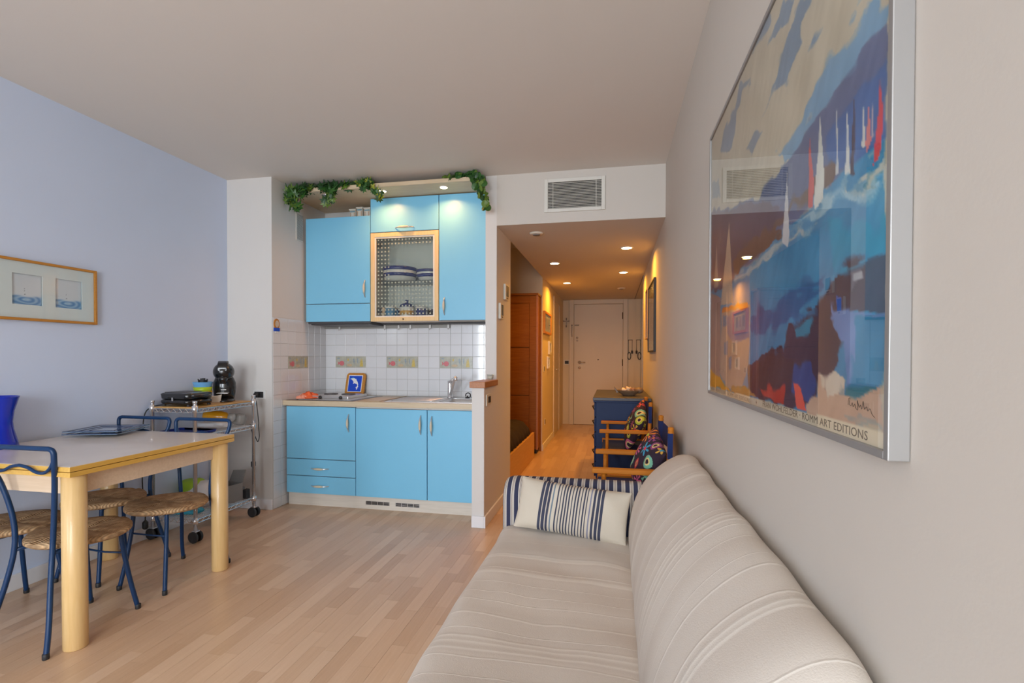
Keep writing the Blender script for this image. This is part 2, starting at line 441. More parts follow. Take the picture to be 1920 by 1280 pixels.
def rush_mat():
    m, nt, b = _new('rush')
    tc = N(nt, 'ShaderNodeTexCoord'); sp = N(nt, 'ShaderNodeSeparateXYZ'); nt.links.new(tc.outputs['Object'], sp.inputs[0])
    ax = N(nt, 'ShaderNodeMath', operation='ABSOLUTE'); ay = N(nt, 'ShaderNodeMath', operation='ABSOLUTE')
    nt.links.new(sp.outputs['X'], ax.inputs[0]); nt.links.new(sp.outputs['Y'], ay.inputs[0])
    mxx = N(nt, 'ShaderNodeMath', operation='MAXIMUM'); nt.links.new(ax.outputs[0], mxx.inputs[0]); nt.links.new(ay.outputs[0], mxx.inputs[1])
    mu = N(nt, 'ShaderNodeMath', operation='MULTIPLY'); mu.inputs[1].default_value = 2*math.pi/.0100; nt.links.new(mxx.outputs[0], mu.inputs[0])
    sn = N(nt, 'ShaderNodeMath', operation='SINE'); nt.links.new(mu.outputs[0], sn.inputs[0])
    nz = N(nt, 'ShaderNodeTexNoise'); nz.inputs['Scale'].default_value = 30; nz.inputs['Detail'].default_value = 4
    nt.links.new(tc.outputs['Object'], nz.inputs['Vector'])
    cr_ = N(nt, 'ShaderNodeValToRGB'); e = cr_.color_ramp.elements
    e[0].position = .3; e[0].color = (.36,.20,.09,1); e[1].position = .7; e[1].color = (.66,.44,.24,1)
    nt.links.new(nz.outputs['Fac'], cr_.inputs[0])
    mx = N(nt, 'ShaderNodeMix', data_type='RGBA', blend_type='MULTIPLY'); mx.inputs[0].default_value = .75
    mr = N(nt, 'ShaderNodeMapRange'); mr.inputs[1].default_value = -1; mr.inputs[3].default_value = .45
    nt.links.new(sn.outputs[0], mr.inputs[0]); nt.links.new(cr_.outputs[0], mx.inputs[6]); nt.links.new(mr.outputs[0], mx.inputs[7])
    nt.links.new(mx.outputs[2], b.inputs['Base Color'])
    bp = N(nt, 'ShaderNodeBump'); bp.inputs['Strength'].default_value = .6; bp.inputs['Distance'].default_value = .003
    nt.links.new(sn.outputs[0], bp.inputs['Height']); nt.links.new(bp.outputs[0], b.inputs['Normal'])
    b.inputs['Roughness'].default_value = .75
rush_mat()
# ================================================================== STRUCTURE
XL, XR, YB, ZC = -3.13, .38, -2.4, 2.70
YK, YE, ZH = 4.40, 9.40, 2.30
fl = MB().box(XL-.1, XR+.1, YB-.1, 4.5, -.12, -.012).box(-3.2, XR+.1, 4.5, YE+.1, -.12, -.012)
floor = struct(build('floor', fl, 'void_dark'))
struct(build('ceiling', MB().box(XL-.1, XR+.1, YB-.1, 3.945, ZC, ZC+.1).box(XL-.1, -.92, 3.945, 6.72, ZC, ZC+.1), 'ceiling_paint'))
struct(build('wall_left', B(XL-.1, XL, YB-.1, 3.625, 0, ZC), 'blue_white_wall'))
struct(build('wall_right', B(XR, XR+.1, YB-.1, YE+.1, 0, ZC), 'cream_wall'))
wall_column = struct(build('wall_column', B(XL-.1, -2.715, 3.625, 4.5, 0, ZC), 'white_wall'))
wall_kitchen = struct(build('wall_kitchen', B(-2.715, -1.012, YK, YK+.1, 0, ZC), 'white_wall'))
struct(build('wall_partition', MB().prism([(3.55,0),(4.5,0),(4.5,ZC),(3.945,ZC),(3.945,1.022),(3.55,1.022)], -1.012, -.92, 'x'), 'white_wall'))
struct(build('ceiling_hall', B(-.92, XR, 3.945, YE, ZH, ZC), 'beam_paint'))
struct(build('wall_hall_left', B(-1.02, -.92, 6.62, YE, 0, ZH), 'hall_white'))
struct(build('wall_hall_end', B(-1.02, XR, YE, YE+.1, 0, ZH), 'hall_white'))
struct(build('wall_alcove_left', B(-3.1, -3.0, 4.5, 6.72, 0, ZC), 'hall_white'))
struct(build('wall_alcove_end', MB().box(-3.0, -1.02, 6.62, 6.72, 0, ZC).box(-1.02, -.92, 6.62, 6.72, ZH, ZC), 'hall_white'))
# wall behind the camera: an unseen wide window set by the right wall to even the light on the side walls and a narrow glazed door by the left
OP = [(-3.10, -2.45, .05, 2.40), (-1.50, .33, .10, 2.40)]
struct(build('wall_back', MB().box(XL, OP[0][0], YB-.12, YB, 0, ZC).box(OP[0][1], OP[1][0], YB-.12, YB, 0, ZC).box(OP[1][1], XR, YB-.12, YB, 0, ZC).box(OP[0][0], OP[0][1], YB-.12, YB, 2.40, ZC).box(OP[1][0], OP[1][1], YB-.12, YB, 2.40, ZC).box(OP[0][0], OP[0][1], YB-.12, YB, 0, .05).box(OP[1][0], OP[1][1], YB-.12, YB, 0, .10), 'white_wall'))
for k, (x0, x1, z0, z1) in enumerate(OP):
    nl = (1, 3)[k]; w = .05; wf = MB()
    for q in range(nl+1):
        x = x0+w/2+(x1-x0-w)*q/nl; wf.box(x-w/2, x+w/2, YB-.09, YB-.03, z0, z1)
    for q in range(nl):
        xa = x0+w+(x1-x0-w)*q/nl; xb = x0+(x1-x0-w)*(q+1)/nl
        wf.box(xa, xb, YB-.09, YB-.03, z0, z0+.08).box(xa, xb, YB-.09, YB-.03, z1-.06, z1)
    win = struct(build('window_%d' % (k+1), wf, 'white_trim'))
    for q in range(nl):
        xa = x0+w+(x1-x0-w)*q/nl; xb = x0+(x1-x0-w)*(q+1)/nl
        build('pane', B(xa, xb, YB-.063, YB-.058, z0+.08, z1-.06), 'window_glass', win)
# baseboards
struct(build('baseboard_left', B(XL, XL+.014, YB, 3.625, 0, .085), 'white_trim', bevel=.003))
struct(build('baseboard_column', B(XL+.014, -2.715, 3.611, 3.625, 0, .085), 'white_trim', bevel=.003))
struct(build('baseboard_partition', MB().box(-1.012, -.92, 3.536, 3.55, 0, .085).box(-.92, -.906, 3.536, 4.5, 0, .085), 'white_trim', bevel=.003))
struct(build('baseboard_hall', B(-.92, -.908, 6.63, 7.82, 0, .085), 'white_trim', bevel=.003))
struct(build('baseboard_right', B(XR-.014, XR, YB, 6.5, 0, .085), 'white_trim', bevel=.003))
struct(build('trim_alcove', B(-1.02, -.932, 6.60, 6.62, 0, 2.06), 'wardrobe_wood'))

# laminate strips: three strips to a board, boards staggered
def px(x, y, z=0):
    d = Vector((x, y, z-1.25)); w = d.dot(_f)
    if w < .2: return None
    return 960+944*d.dot(_r2)/w, 681.4-944*d.dot(_u2)/w, w
rs = random.Random(3); strips = []
SW = .0665
nx = int((XR-XL)/SW)+1
for i in range(nx):
    x0 = XL+i*SW; x1 = min(x0+SW, XR)
    if x1-x0 < .01: continue
    gap0 = .0008 if i % 3 == 0 else .00025
    y = YB-rs.random()*.4
    yend = YE if x1 > -.92 else (4.4 if x0 < -2.99 else 6.6)
    while y < yend:
        L = rs.choice((.22,.28,.34,.40,.46,.52)); ya, yb = max(y, YB), min(y+L, yend); y += L
        if yb-ya < .01: continue
        strips.append((x0+gap0, x1-.00025, ya, yb-.0006, rs.random()))
def vis(s):
    x, y = (s[0]+s[1])/2, (s[2]+s[3])/2
    p = px(x, y)
    if p is None or not (-20 < p[0] < 1940 and p[1] < 1300): return 0
    if x > -.52 and y < 2.75: return 0
    if x < -1.0 and y > 3.8: return 0
    if x > -.2 and 2.75 < y < 6.3: return 0
    return (s[1]-s[0])*(s[3]-s[2])/p[2]**3
strips.sort(key=vis, reverse=True)
def strip_tone(me, vals):
    a = me.attributes.new('tone', 'FLOAT', 'FACE'); a.data.foreach_set('value', np.array(vals, np.float32))
for s in strips[:300]:
    o = build('plank', B(s[0], s[1], s[2], s[3], -.010, 0), 'laminate', floor)
    strip_tone(o.data, [.05+.55*s[4]]*6)
mb = MB(); tv = []
for s in strips[300:]:
    mb.box(s[0], s[1], s[2], s[3], -.010, 0); tv += [.05+.55*s[4]]*6
o = build('planks', mb, 'laminate', floor); o['kind'] = 'stuff'; strip_tone(o.data, tv)

# wall tiles
def tile_set(wall, cells, plane):
    cache = {}
    for (a0, a1, z0, z1, decor) in cells:
        w, h = round(a1-a0-.0022, 4), round(z1-z0-.0022, 4)
        key = (w, h, decor is not None)
        if plane == 'y': org = ((a0+a1)/2, YK-.006, z0+.0011)
        else: org = (-2.709, (a0+a1)/2, z0+.0011)
        if key not in cache:
            m = MB()
            if plane == 'y': m.box(a0+.0011, a1-.0011, YK-.007, YK-.0005, z0+.0011, z1-.0011)
            else: m.box(-2.7145, -2.708, a0+.0011, a1-.0011, z0+.0011, z1-.0011)
            o = build('tile', m, 'tile_decor' if decor is not None else 'tile_white', wall, bevel=.0012)
            cache[key] = (o, a0, z0)
        else:
            src, sa, sz = cache[key]
            o = src.copy(); COL.objects.link(o); o.parent = wall
            o.location = src.location+Vector(((a0-sa) if plane == 'y' else 0, (a0-sa) if plane == 'x' else 0, z0-sz))
        if decor is not None:
            def mt(pts, mat):
                c = (a0+a1)/2; zc = (z0+z1)/2
                P = [(c+u*(a1-a0), zc+v*(z1-z0)) for u, v in pts]
                if plane == 'y': q = MB().prism(P, YK-.009, YK-.0068, 'y')
                else: q = MB().prism(P, -2.7082, -2.706, 'x')
                build('motif', q, mat, o)
            ell = lambda cx, cy, rx, ry, n=12: [(cx+rx*math.cos(2*math.pi*t/n), cy+ry*math.sin(2*math.pi*t/n)) for t in range(n)]
            if decor == 0:
                mt(ell(.12,-.12,.24,.22), 'motif_pink'); mt([(-.08,-.12),(-.30,.08),(-.24,-.12),(-.30,-.30)], 'motif_pink')
                mt(ell(-.2,.32,.14,.06), 'motif_grey')
            elif decor == 1:
                mt(ell(-.12,-.28,.28,.12), 'motif_shell'); mt([(.30,.35),(.42,.1),(.36,-.2),(.28,-.05),(.22,.2)], 'motif_grey')
                mt(ell(-.25,.2,.07,.12), 'motif_yellow')
            else:
                mt([(-.1,-.4),(.0,.3),(.08,.1),(.12,.38),(.2,-.1),(.24,-.4)], 'motif_yellow'); mt(ell(-.3,.1,.06,.25), 'motif_grey')
ZR = [.8825]+[.932+.106*k for k in range(7)]
XT = [-2.709+.1045*k for k in range(16)]+[-1.0125]
XT = [x for x in XT if x < -1.03]+[-1.0135]
cells = []
for i in range(len(XT)-1):
    for j in range(len(ZR)-1):
        d = None
        if j == 3 and i in (1,2,3,6,7,8,11,12,13): d = (i-1) % 5
        cells.append((XT[i], XT[i+1], ZR[j], ZR[j+1], d))
tile_set(wall_kitchen, cells, 'y')
YT = [3.6275+.0964*k for k in range(9)]
ZS = [1.568-.106*k for k in range(15)][::-1]
ZS = [.002]+[z for z in ZS if z > .03]
cells = []
for i in range(8):
    for j in range(len(ZS)-1):
        if ZS[j+1] < .885 and i > 1: continue
        d = None
        if abs(ZS[j]-1.144) < .01 and i in (2,3,4): d = i-2
        cells.append((YT[i], YT[i+1], ZS[j], ZS[j+1], d))
tile_set(wall_column, cells, 'x')
build('grout', MB().box(-2.7148, -2.7105, 3.627, 4.398, .002, 1.568), 'grout', wall_column)
build('grout', MB().box(-2.708, -1.0135, YK-.0035, YK-.0004, .88, 1.568), 'grout', wall_kitchen)
# ================================================================== KITCHEN
def handle(parent, a, b, out, base):
    """bow pull between a and b, standing out along vector out"""
    a, b, out = Vector(a), Vector(b), Vector(out); d = (b-a)
    prof = [(0,0),(.06,.35),(.2,.8),(.38,1),(.62,1),(.8,.8),(.94,.35),(1,0)]
    P = cr([a+d*t+out*h for t, h in prof], 4)
    rr = [.0042+.0030*max(0, math.sin(math.pi*min(1, max(0, (i/(len(P)-1)-.15)/.7)))) for i in range(len(P))]
    o = build('handle', MB().tube(P, rr, 8), 'steel', parent, smooth=True)
    Q = P[9:-9]; rq = [.0058+.0045*math.sin(math.pi*i/(len(Q)-1)) for i in range(len(Q))]
    build('grip', MB().tube([p+out.normalized()*.0012 for p in Q], rq, 8), 'grip_cream', o, smooth=True)
def front(name, parent, x0, x1, y0, z0, z1, th=.02):
    o = build(name, B(x0, x1, y0, y0+th, z0, z1), 'cabinet_blue', parent, bevel=.0025)
    build('edge_band', B(x0+.001, x1-.001, y0+th-.003, y0+th+.0015, z0-.0016, z1+.0016), 'edge_brown', o)
    return o
YF = 3.77
def base(name_label, x0, x1):
    t = thing('base_cabinet', name_label, 'cabinet', ((x0+x1)/2, 4.08, .105), 'base cabinets')
    build('body', MB().box(x0, x0+.018, YF+.022, 4.385, .105, .838).box(x1-.018, x1, YF+.022, 4.385, .105, .838).box(x0+.018, x1-.018, YF+.03, 4.385, .105, .123).box(x0+.018, x1-.018, 4.37, 4.385, .123, .838).box(x0+.018, x1-.018, YF+.022, YF+.05, .81, .838), 'carcass_white', t)
    return t
t = base('blue base cabinet with one door above two drawers, under the hob', -2.692, -2.060)
d = front('door', t, -2.690, -2.062, YF, .397, .832); handle(d, (-2.118, YF, .632), (-2.118, YF, .776), (0,-.026,0), YF)
for z0, z1 in ((.256,.392),(.108,.251)):
    d = front('drawer', t, -2.690, -2.062, YF, z0, z1); zc = (z0+z1)/2-.005
    handle(d, (-2.462, YF, zc), (-2.302, YF, zc), (0,-.026,0), YF)
t = base('wide blue base cabinet with a single tall door, in the middle', -2.059, -1.443)
d = front('door', t, -2.057, -1.445, YF, .108, .826); handle(d, (-1.494, YF, .630), (-1.494, YF, .782), (0,-.026,0), YF)
t = base('narrow blue base cabinet beside the white partition, under the sink', -1.441, -1.016)
d = front('door', t, -1.439, -1.018, YF, .108, .826); handle(d, (-1.401, YF, .622), (-1.401, YF, .778), (0,-.026,0), YF)
t = thing('plinth', 'pale wood plinth board below the blue base cabinets', 'plinth', (-1.85, 3.805, 0))
build('board', B(-2.692, -1.015, 3.800, 3.814, 0, .103), 'plinth_wood', t, bevel=.001)
for xa in (-1.985, -1.725):
    g = build('vent', B(xa, xa+.21, 3.7985, 3.8002, .036, .066), 'aluminium', t)
    for r in range(3):
        for c in range(4):
            x = xa+.006+c*.051; z = .039+r*.009
            build('slot', B(x, x+.045, 3.7975, 3.7987, z, z+.006), 'void_dark', g)
HX0, HX1, HY0, HY1 = -1.395, -1.085, 3.865, 4.215
wt = MB().box(-2.706, HX0, 3.745, 4.392, .842, .882).box(HX1, -1.0135, 3.745, 4.392, .842, .882).box(HX0, HX1, 3.745, HY0, .842, .882).box(HX0, HX1, HY1, 4.392, .842, .882)
tag(build('worktop', wt, 'worktop'), 'beige laminate worktop running over the blue base cabinets', 'worktop')

# sink with drainer
sk = thing('sink', 'stainless steel sink with ribbed drainer set into the worktop', 'sink', (-1.43, 4.06, .882))
def ring(x0, x1, y0, y1, r, z, n=5):
    return [(p[0], p[1], z) for p in rrect((x0+x1)/2, (y0+y1)/2, x1-x0, y1-y0, r, n)]
rim = MB().loft([ring(-1.84,-1.055,3.80,4.33,.03,.8825), ring(-1.84,-1.055,3.80,4.33,.03,.8865), ring(-1.832,-1.063,3.808,4.322,.03,.888)], caps=False)
rim.box(-1.83, HX0+.008, 3.81, 4.32, .8828, .8862).box(HX1-.008, -1.066, 3.81, 4.32, .8828, .8862).box(HX0+.008, HX1-.008, 3.81, HY0+.008, .8828, .8862).box(HX0+.008, HX1-.008, HY1-.008, 4.32, .8828, .8862)
build('rim', rim, 'steel', sk)
bw = MB().loft([ring(HX0+.004,HX1-.004,HY0+.004,HY1-.004,.04,.8862), ring(HX0+.02,HX1-.02,HY0+.02,HY1-.02,.05,.86), ring(HX0+.03,HX1-.03,HY0+.03,HY1-.03,.05,.735), ring(HX0+.08,HX1-.08,HY0+.08,HY1-.08,.05,.72)], caps=False)
bw.add(ring(HX0+.08,HX1-.08,HY0+.08,HY1-.08,.05,.72), [tuple(range(24))])
smooth_angle(build('bowl', bw, 'steel', sk))
for k in range(9):
    y = 3.87+k*.047
    build('rib', MB().tube([(-1.79, y, .8865), (-1.77, y, .890), (-1.45, y, .889), (-1.43, y, .8865)], .0045, 6), 'steel', sk, smooth=True)
build('plug', MB().tube([(-1.245+.022*math.cos(a), 4.245, .911+.022*math.sin(a)) for a in np.linspace(-.6, 3.6, 12)], .005, 6).lathe([(.02,0),(.02,.008),(.006,.012),(.006,.022)], (-1.25,4.245,.8865), 14), 'black_matte', sk, smooth=True)
# tap
tp = thing('mixer_tap', 'chrome mixer tap leaning over the sink', 'tap', (-1.41, 4.245, .888))
build('base', MB().lathe([(.028,0),(.028,.006),(.023,.010),(.022,.05),(.021,.125),(.019,.135)], (-1.41,4.245,.888), 20), 'chrome', tp, smooth=True)
build('spout', MB().tube(cr([(-1.405,4.235,.912), (-1.375,4.19,.965), (-1.325,4.11,1.055), (-1.31,4.085,1.075), (-1.303,4.07,1.072)], 5), .0125, 10).tube([(-1.303,4.07,1.078),(-1.303,4.068,1.045)], .0165, 12), 'chrome', tp, smooth=True)
build('lever', MB().tube([(-1.41,4.245,1.02),(-1.41,4.243,1.036)], .021, 14).tube([(-1.41,4.24,1.030),(-1.372,4.19,1.046)], [.013,.011], 10).ball((-1.370,4.188,1.047), .013), 'chrome', tp, smooth=True)

# hob
hb = thing('hob', 'steel two-burner hob with black knobs at the left of the worktop', 'hob', (-2.37, 4.05, .8825))
build('glass_surround', B(-2.695, -2.09, 3.775, 4.33, .8822, .8845), 'black_plastic', hb, bevel=.001)
build('tray', B(-2.60, -2.12, 3.80, 4.28, .8846, .889), 'steel', hb, bevel=.001)
build('body', B(-2.57, -2.20, 3.90, 4.24, .8892, .912), 'steel', hb, bevel=.004)
for x in (-2.455, -2.265):
    kn = MB().lathe([(.014,0),(.014,.012),(.011,.018)], (0,0,0), 14).xf(Matrix.Translation((x, 3.901, .9005)) @ Matrix.Rotation(R(90), 4, 'X'))
    build('knob', kn, 'black_matte', hb, smooth=True)
for x in (-2.47, -2.30):
    build('burner', MB().lathe([(.06,0),(.06,.006),(.045,.010),(.01,.010)], (x,4.09,.912), 20), 'dark_grey', hb)
tag(build('worktop_board', B(-2.06, -1.86, 3.80, 4.34, .8822, .8875), 'cutting_board', bevel=.002), 'thin tan glass cutting board flat between hob and drainer', 'board')
# crumpled cloth
def cloth(name, cx, cy, z, rx, ry, h, mat, seed, parent=None):
    def fn(u, v):
        a = 2*math.pi*u; r = v
        n1 = float(vnoise(np.array(u*9+seed), np.array(v*4+seed), seed)); n2 = float(vnoise(np.array(u*17+seed), np.array(v*8.), seed+1))
        if u > .999: n1 = float(vnoise(np.array(seed*1.), np.array(v*4+seed), seed)); n2 = float(vnoise(np.array(seed*1.), np.array(v*8.), seed+1))
        rr = (r*(.75+.4*n1))
        return (cx+rx*rr*math.cos(a), cy+ry*rr*math.sin(a), z+h*(1-r**2)*(.35+.9*n2)+.002)
    m = MB().grid(fn, 40, 9)
    return build(name, m, mat, parent, smooth=True)
c = thing('kitchen_cloth', 'crumpled orange cloth lying on the worktop beside the hob', 'cloth', (-2.60, 3.87, .889))
cloth('cloth', -2.585, 3.93, .891, .10, .12, .05, 'orange_cloth', 5, c); cloth('hem', -2.60, 3.85, .890, .06, .05, .032, 'pink_cloth', 11, c)
# dolphin trivet
tv_ = thing('trivet', 'wooden trivet with a blue dolphin tile leaning on the backsplash', 'trivet', (-2.375, 4.315, .885))
TM = Matrix.Translation((-2.375, 4.315, .8900)) @ Matrix.Rotation(R(-3), 4, 'Z') @ Matrix.Rotation(R(-14), 4, 'X')
def tpr(poly, lo, hi): return MB().prism(poly, lo, hi, 'y').xf(TM)
build('frame', tpr(rrect(0, .105, .20, .21, .03), 0, .014), 'frame_wood', tv_, bevel=.002)
tl = build('tile', tpr(rrect(0, .108, .146, .160, .003), -.003, -.0002), 'white_print', tv_)
build('picture', tpr(rrect(0, .108, .134, .148, .002), -.0042, -.0031), 'blue_print', tl)
dol = [(-.055,.150),(-.045,.160),(-.025,.165),(-.008,.158),(.002,.150),(.012,.152),(.010,.144),(.022,.130),(.032,.112),(.036,.095),(.034,.086),(.040,.078),(.033,.072),(.030,.055),(.022,.048),(.020,.060),(.012,.074),(.024,.078),(.028,.092),(.020,.104),(.004,.108),(-.008,.112),(-.016,.104),(-.020,.112),(-.014,.120),(-.030,.140),(-.045,.150)]
build('dolphin', tpr(dol, -.0054, -.0043), 'white_print', tl)
build('fin', tpr([(-.055,.150),(-.045,.160),(-.025,.166),(-.004,.158),(-.022,.158),(-.040,.154)], -.0062, -.0055), 'sky_print', tl)
tag(build('small_black_clip', MB().box(-2.66,-2.62,4.33,4.36,.8825,.895), 'black_matte', bevel=.003), 'small black clip on the worktop in the tiled corner', 'clip')

# wall cabinets
YU = 4.05
def shell(t, x0, x1, z0, z1):
    build('body', MB().box(x0, x0+.018, YU+.022, 4.385, z0, z1).box(x1-.018, x1, YU+.022, 4.385, z0, z1).box(x0+.018, x1-.018, YU+.022, 4.385, z0, z0+.018).box(x0+.018, x1-.018, YU+.022, 4.385, z1-.018, z1).box(x0+.018, x1-.018, 4.372, 4.385, z0+.018, z1-.018), 'carcass_white', t)
t = thing('wall_cabinet', 'low blue wall cabinet in the corner, holding three tiny houses', 'cabinet', (-2.38, 4.2, 1.555), 'wall cabinets')
shell(t, -2.692, -2.071, 1.557, 2.470)
d = front('door', t, -2.690, -2.073, YU, 1.715, 2.471); handle(d, (-2.118, YU, 1.764), (-2.118, YU, 1.914), (0,-.026,0), YU)
front('flap', t, -2.690, -2.073, YU, 1.556, 1.710)
t = thing('wall_cabinet', 'middle wall cabinet with glazed door below a blue flap', 'cabinet', (-1.757, 4.2, 1.553), 'wall cabinets')
shell(t, -2.069, -1.446, 1.555, 2.610)
build('divider', B(-2.051, -1.464, YU+.03, 4.372, 2.312, 2.330), 'carcass_white', t)
d = front('flap', t, -2.067, -1.448, YU, 2.322, 2.611); handle(d, (-1.836, YU, 2.352), (-1.668, YU, 2.352), (0,-.028,0), YU)
fx0, fx1, fz0, fz1 = -2.067, -1.448, 1.553, 2.316
dr = build('glass_door', MB().box(fx0, fx0+.036, YU, YU+.02, fz0, fz1).box(fx1-.036, fx1, YU, YU+.02, fz0, fz1).box(fx0+.036, fx1-.036, YU, YU+.02, fz0, fz0+.036).box(fx0+.036, fx1-.036, YU, YU+.02, fz1-.036, fz1), 'maple_frame', t, bevel=.002)
build('bead', MB().box(fx0+.036, fx0+.05, YU+.005, YU+.017, fz0+.036, fz1-.036).box(fx1-.05, fx1-.036, YU+.005, YU+.017, fz0+.036, fz1-.036).box(fx0+.05, fx1-.05, YU+.005, YU+.017, fz0+.036, fz0+.048).box(fx0+.05, fx1-.05, YU+.005, YU+.017, fz1-.048, fz1-.036), 'cream_plastic', dr)
build('pane', B(fx0+.046, fx1-.046, YU+.009, YU+.012, fz0+.044, fz1-.044), 'cabinet_glass', dr)
dots = MB(); ux0, uz0 = fx0+.062, fz0+.060
for i in range(16):
    for j in range(20):
        x = ux0+i*.0315; z = uz0+j*.0335
        if x+.012 < fx1-.05 and z+.012 < fz1-.05:
            edge = i < 4 or j > 17
            band_ = j < 9
            if edge or band_: dots.box(x, x+.012, YU+.0125, YU+.0132, z, z+.012)
o = build('etched_squares', dots, 'cream_plastic', dr); o['kind'] = 'stuff'
build('knob', MB().tube([(-1.762, YU+.001, 1.570), (-1.762, YU-.012, 1.570)], [.004,.006], 10), 'brass_dark', dr, smooth=True)
for z in (2.22, 1.65):
    build('hinge', MB().box(-2.045, -1.985, YU+.022, YU+.045, z-.02, z+.02), 'dark_grey', dr, bevel=.004)
build('glass_shelf', B(-2.05, -1.466, YU+.04, 4.37, 1.900, 1.906), 'jar_glass', t)
t = thing('wall_cabinet', 'tall narrow blue wall cabinet beside the white partition', 'cabinet', (-1.24, 4.2, 1.555), 'wall cabinets')
shell(t, -1.444, -1.016, 1.557, 2.610)
d = front('door', t, -1.442, -1.018, YU, 1.556, 2.611); handle(d, (-1.394, YU, 1.602), (-1.394, YU, 1.748), (0,-.026,0), YU)
tag(build('extractor_hood', MB().box(-2.66, -2.09, 4.08, 4.352, 1.530, 1.5555).box(-2.68, -2.075, 4.066, 4.09, 1.538, 1.5555), 'dark_grey', bevel=.003), 'slim dark extractor hood under the corner wall cabinet', 'hood')
tag(build('light_pelmet', B(-2.068, -1.02, 4.28, 4.352, 1.540, 1.5545), 'dark_grey', bevel=.002), 'dark under-cabinet strip above the utensil rail', 'strip')

# crockery behind the glass
def lath(name, prof, c, mat, label, cat, extra=(), n=24, group=None):
    t = thing(name, label, cat, c, group)
    build('body', MB().lathe(prof, c, n), mat, t, smooth=True)
    for nm, pr, m in extra: build(nm, MB().lathe(pr, c, n), m, t, smooth=True)
    return t
zs = 1.906
lath('cooking_pot', [(.10,0),(.135,.02),(.148,.07),(.150,.125),(.143,.125),(.14,.07),(.10,.01)], (-1.865,4.215,zs), 'ceramic_white', 'large white bowl with two navy bands on the glass shelf', 'bowl',
     [('band', [(.1515,.098),(.153,.112),(.152,.127),(.149,.129)], 'ceramic_blue'), ('band', [(.147,.045),(.1515,.060),(.1515,.072),(.149,.074)], 'ceramic_blue')])
lath('serving_bowl', [(.07,0),(.09,.015),(.115,.06),(.12,.095),(.114,.095),(.108,.06),(.07,.01)], (-1.586,4.21,zs), 'ceramic_white', 'smaller white bowl with navy bands right of the large bowl', 'bowl',
     [('band', [(.119,.075),(.1222,.085),(.1222,.097),(.119,.099)], 'ceramic_blue'), ('band', [(.108,.034),(.1155,.045),(.1185,.058),(.114,.06)], 'ceramic_blue')])
zb = 1.5735
lath('lidded_jar', [(.054,0),(.060,.01),(.062,.105),(.055,.112),(.02,.112)], (-1.775,4.15,zb), 'ceramic_white', 'white jar with orange motif and blue lid behind glass door', 'jar',
     [('lid', [(.064,.110),(.058,.128),(.034,.140),(.014,.144),(.014,.158),(.019,.168),(.006,.172)], 'ceramic_blue'), ('motif', [(.0615,.040),(.0628,.045),(.0628,.070),(.0615,.075)], 'ceramic_orange')])
lath('candle_stick', [(.03,0),(.03,.008),(.012,.014),(.012,.03),(.016,.034),(.013,.036),(.013,.11),(.003,.112)], (-2.000,4.16,zb), 'wax_white', 'white candle in a holder at the glass door bottom left', 'candle')
for i, (x, y, m, lb) in enumerate(((-1.920,4.13,'ceramic_sky','light blue mug left of the lidded jar'), (-1.66,4.19,'ceramic_blue','dark blue mug right of the lidded jar'), (-1.925,4.25,'ceramic_blue','dark blue mug at the back beside the white candle'), (-1.575,4.28,'ceramic_blue','dark blue mug nearest the red-capped bottle'))):
    t = lath('mug', [(.034,0),(.044,.01),(.046,.108),(.042,.108),(.040,.012)], (x,y,zb), m, lb, 'mug', [('rim', [(.0465,.096),(.0475,.110),(.0445,.112)], 'ceramic_white')], group='mugs behind the glass door')
    build('ear', MB().tube([(x+.043+.024*math.sin(a), y, zb+.058+.030*math.cos(a)) for a in np.linspace(.1, 3.04, 9)], .005, 6), m, t, smooth=True)
lath('tumbler', [(.028,0),(.032,.08),(.029,.08),(.026,.006)], (-1.555,4.15,zb), 'jar_glass', 'clear glass tumbler in front of the red-capped bottle', 'glass')
lath('small_bottle', [(.022,0),(.024,.01),(.024,.11),(.010,.14),(.010,.165)], (-1.505,4.17,zb), 'jar_glass', 'clear bottle with a red cap by the glass door right edge', 'bottle', [('cap', [(.013,.155),(.013,.185),(.004,.187)], 'red_plastic')])

# utensil rail
ur = thing('utensil_rail', 'steel utensil rail with six hooks along the top of tiles', 'rail', (-2.07, 4.375, 1.505))
build('rail', MB().box(-2.703, -1.455, 4.374, 4.386, 1.512, 1.548).box(-2.703, -1.455, 4.366, 4.374, 1.540, 1.548).box(-2.703, -1.455, 4.366, 4.374, 1.512, 1.520), 'rail_grey', ur)
for x in (-2.545, -2.083, -1.945, -1.83, -1.64, -1.465):
    build('hook', MB().box(x-.008, x+.008, 4.358, 4.366, 1.505, 1.55).tube([(x,4.362,1.512),(x,4.352,1.498),(x,4.34,1.500),(x,4.337,1.51)], .003, 6), 'white_plastic', ur)

# light canopy over the cabinets
cp = thing('light_canopy', 'pale wooden canopy board with spotlights over the wall cabinets', 'canopy', (-1.9, 4.1, 2.618))
build('board', MB().prism([(-2.712,4.392),(-2.712,3.98),(-2.66,3.90),(-2.56,3.83),(-2.44,3.792),(-1.0140,3.792),(-1.0140,3.944),(-1.0140,4.392)], 2.618, 2.650, 'z'), 'pale_wood', cp, bevel=.002)
for i, (x, y, on, w) in enumerate(((-2.40,3.902,False,'unlit'), (-1.875,3.886,True,'lit'), (-1.347,3.893,True,'lit'))):
    s = build('spotlight', MB().lathe([(.037,0),(.037,-.004),(.030,-.006),(.030,-.002)], (x,y,2.6180), 24), 'chrome' if not on else 'white_plastic', cp, smooth=True)
    s['label'] = w+' recessed spotlight'
    build('bulb', MB().lathe([(.029,-.0045),(.029,-.0055),(.001,-.0056)], (x,y,2.6180), 20), 'lamp_glow' if on else 'steel', s)
    if on:
        area('spot_lamp', (x, y, 2.606), (0, 0, 0), .045, .045, 2.7, (1.0,.40,.10), 'DISK', 150)

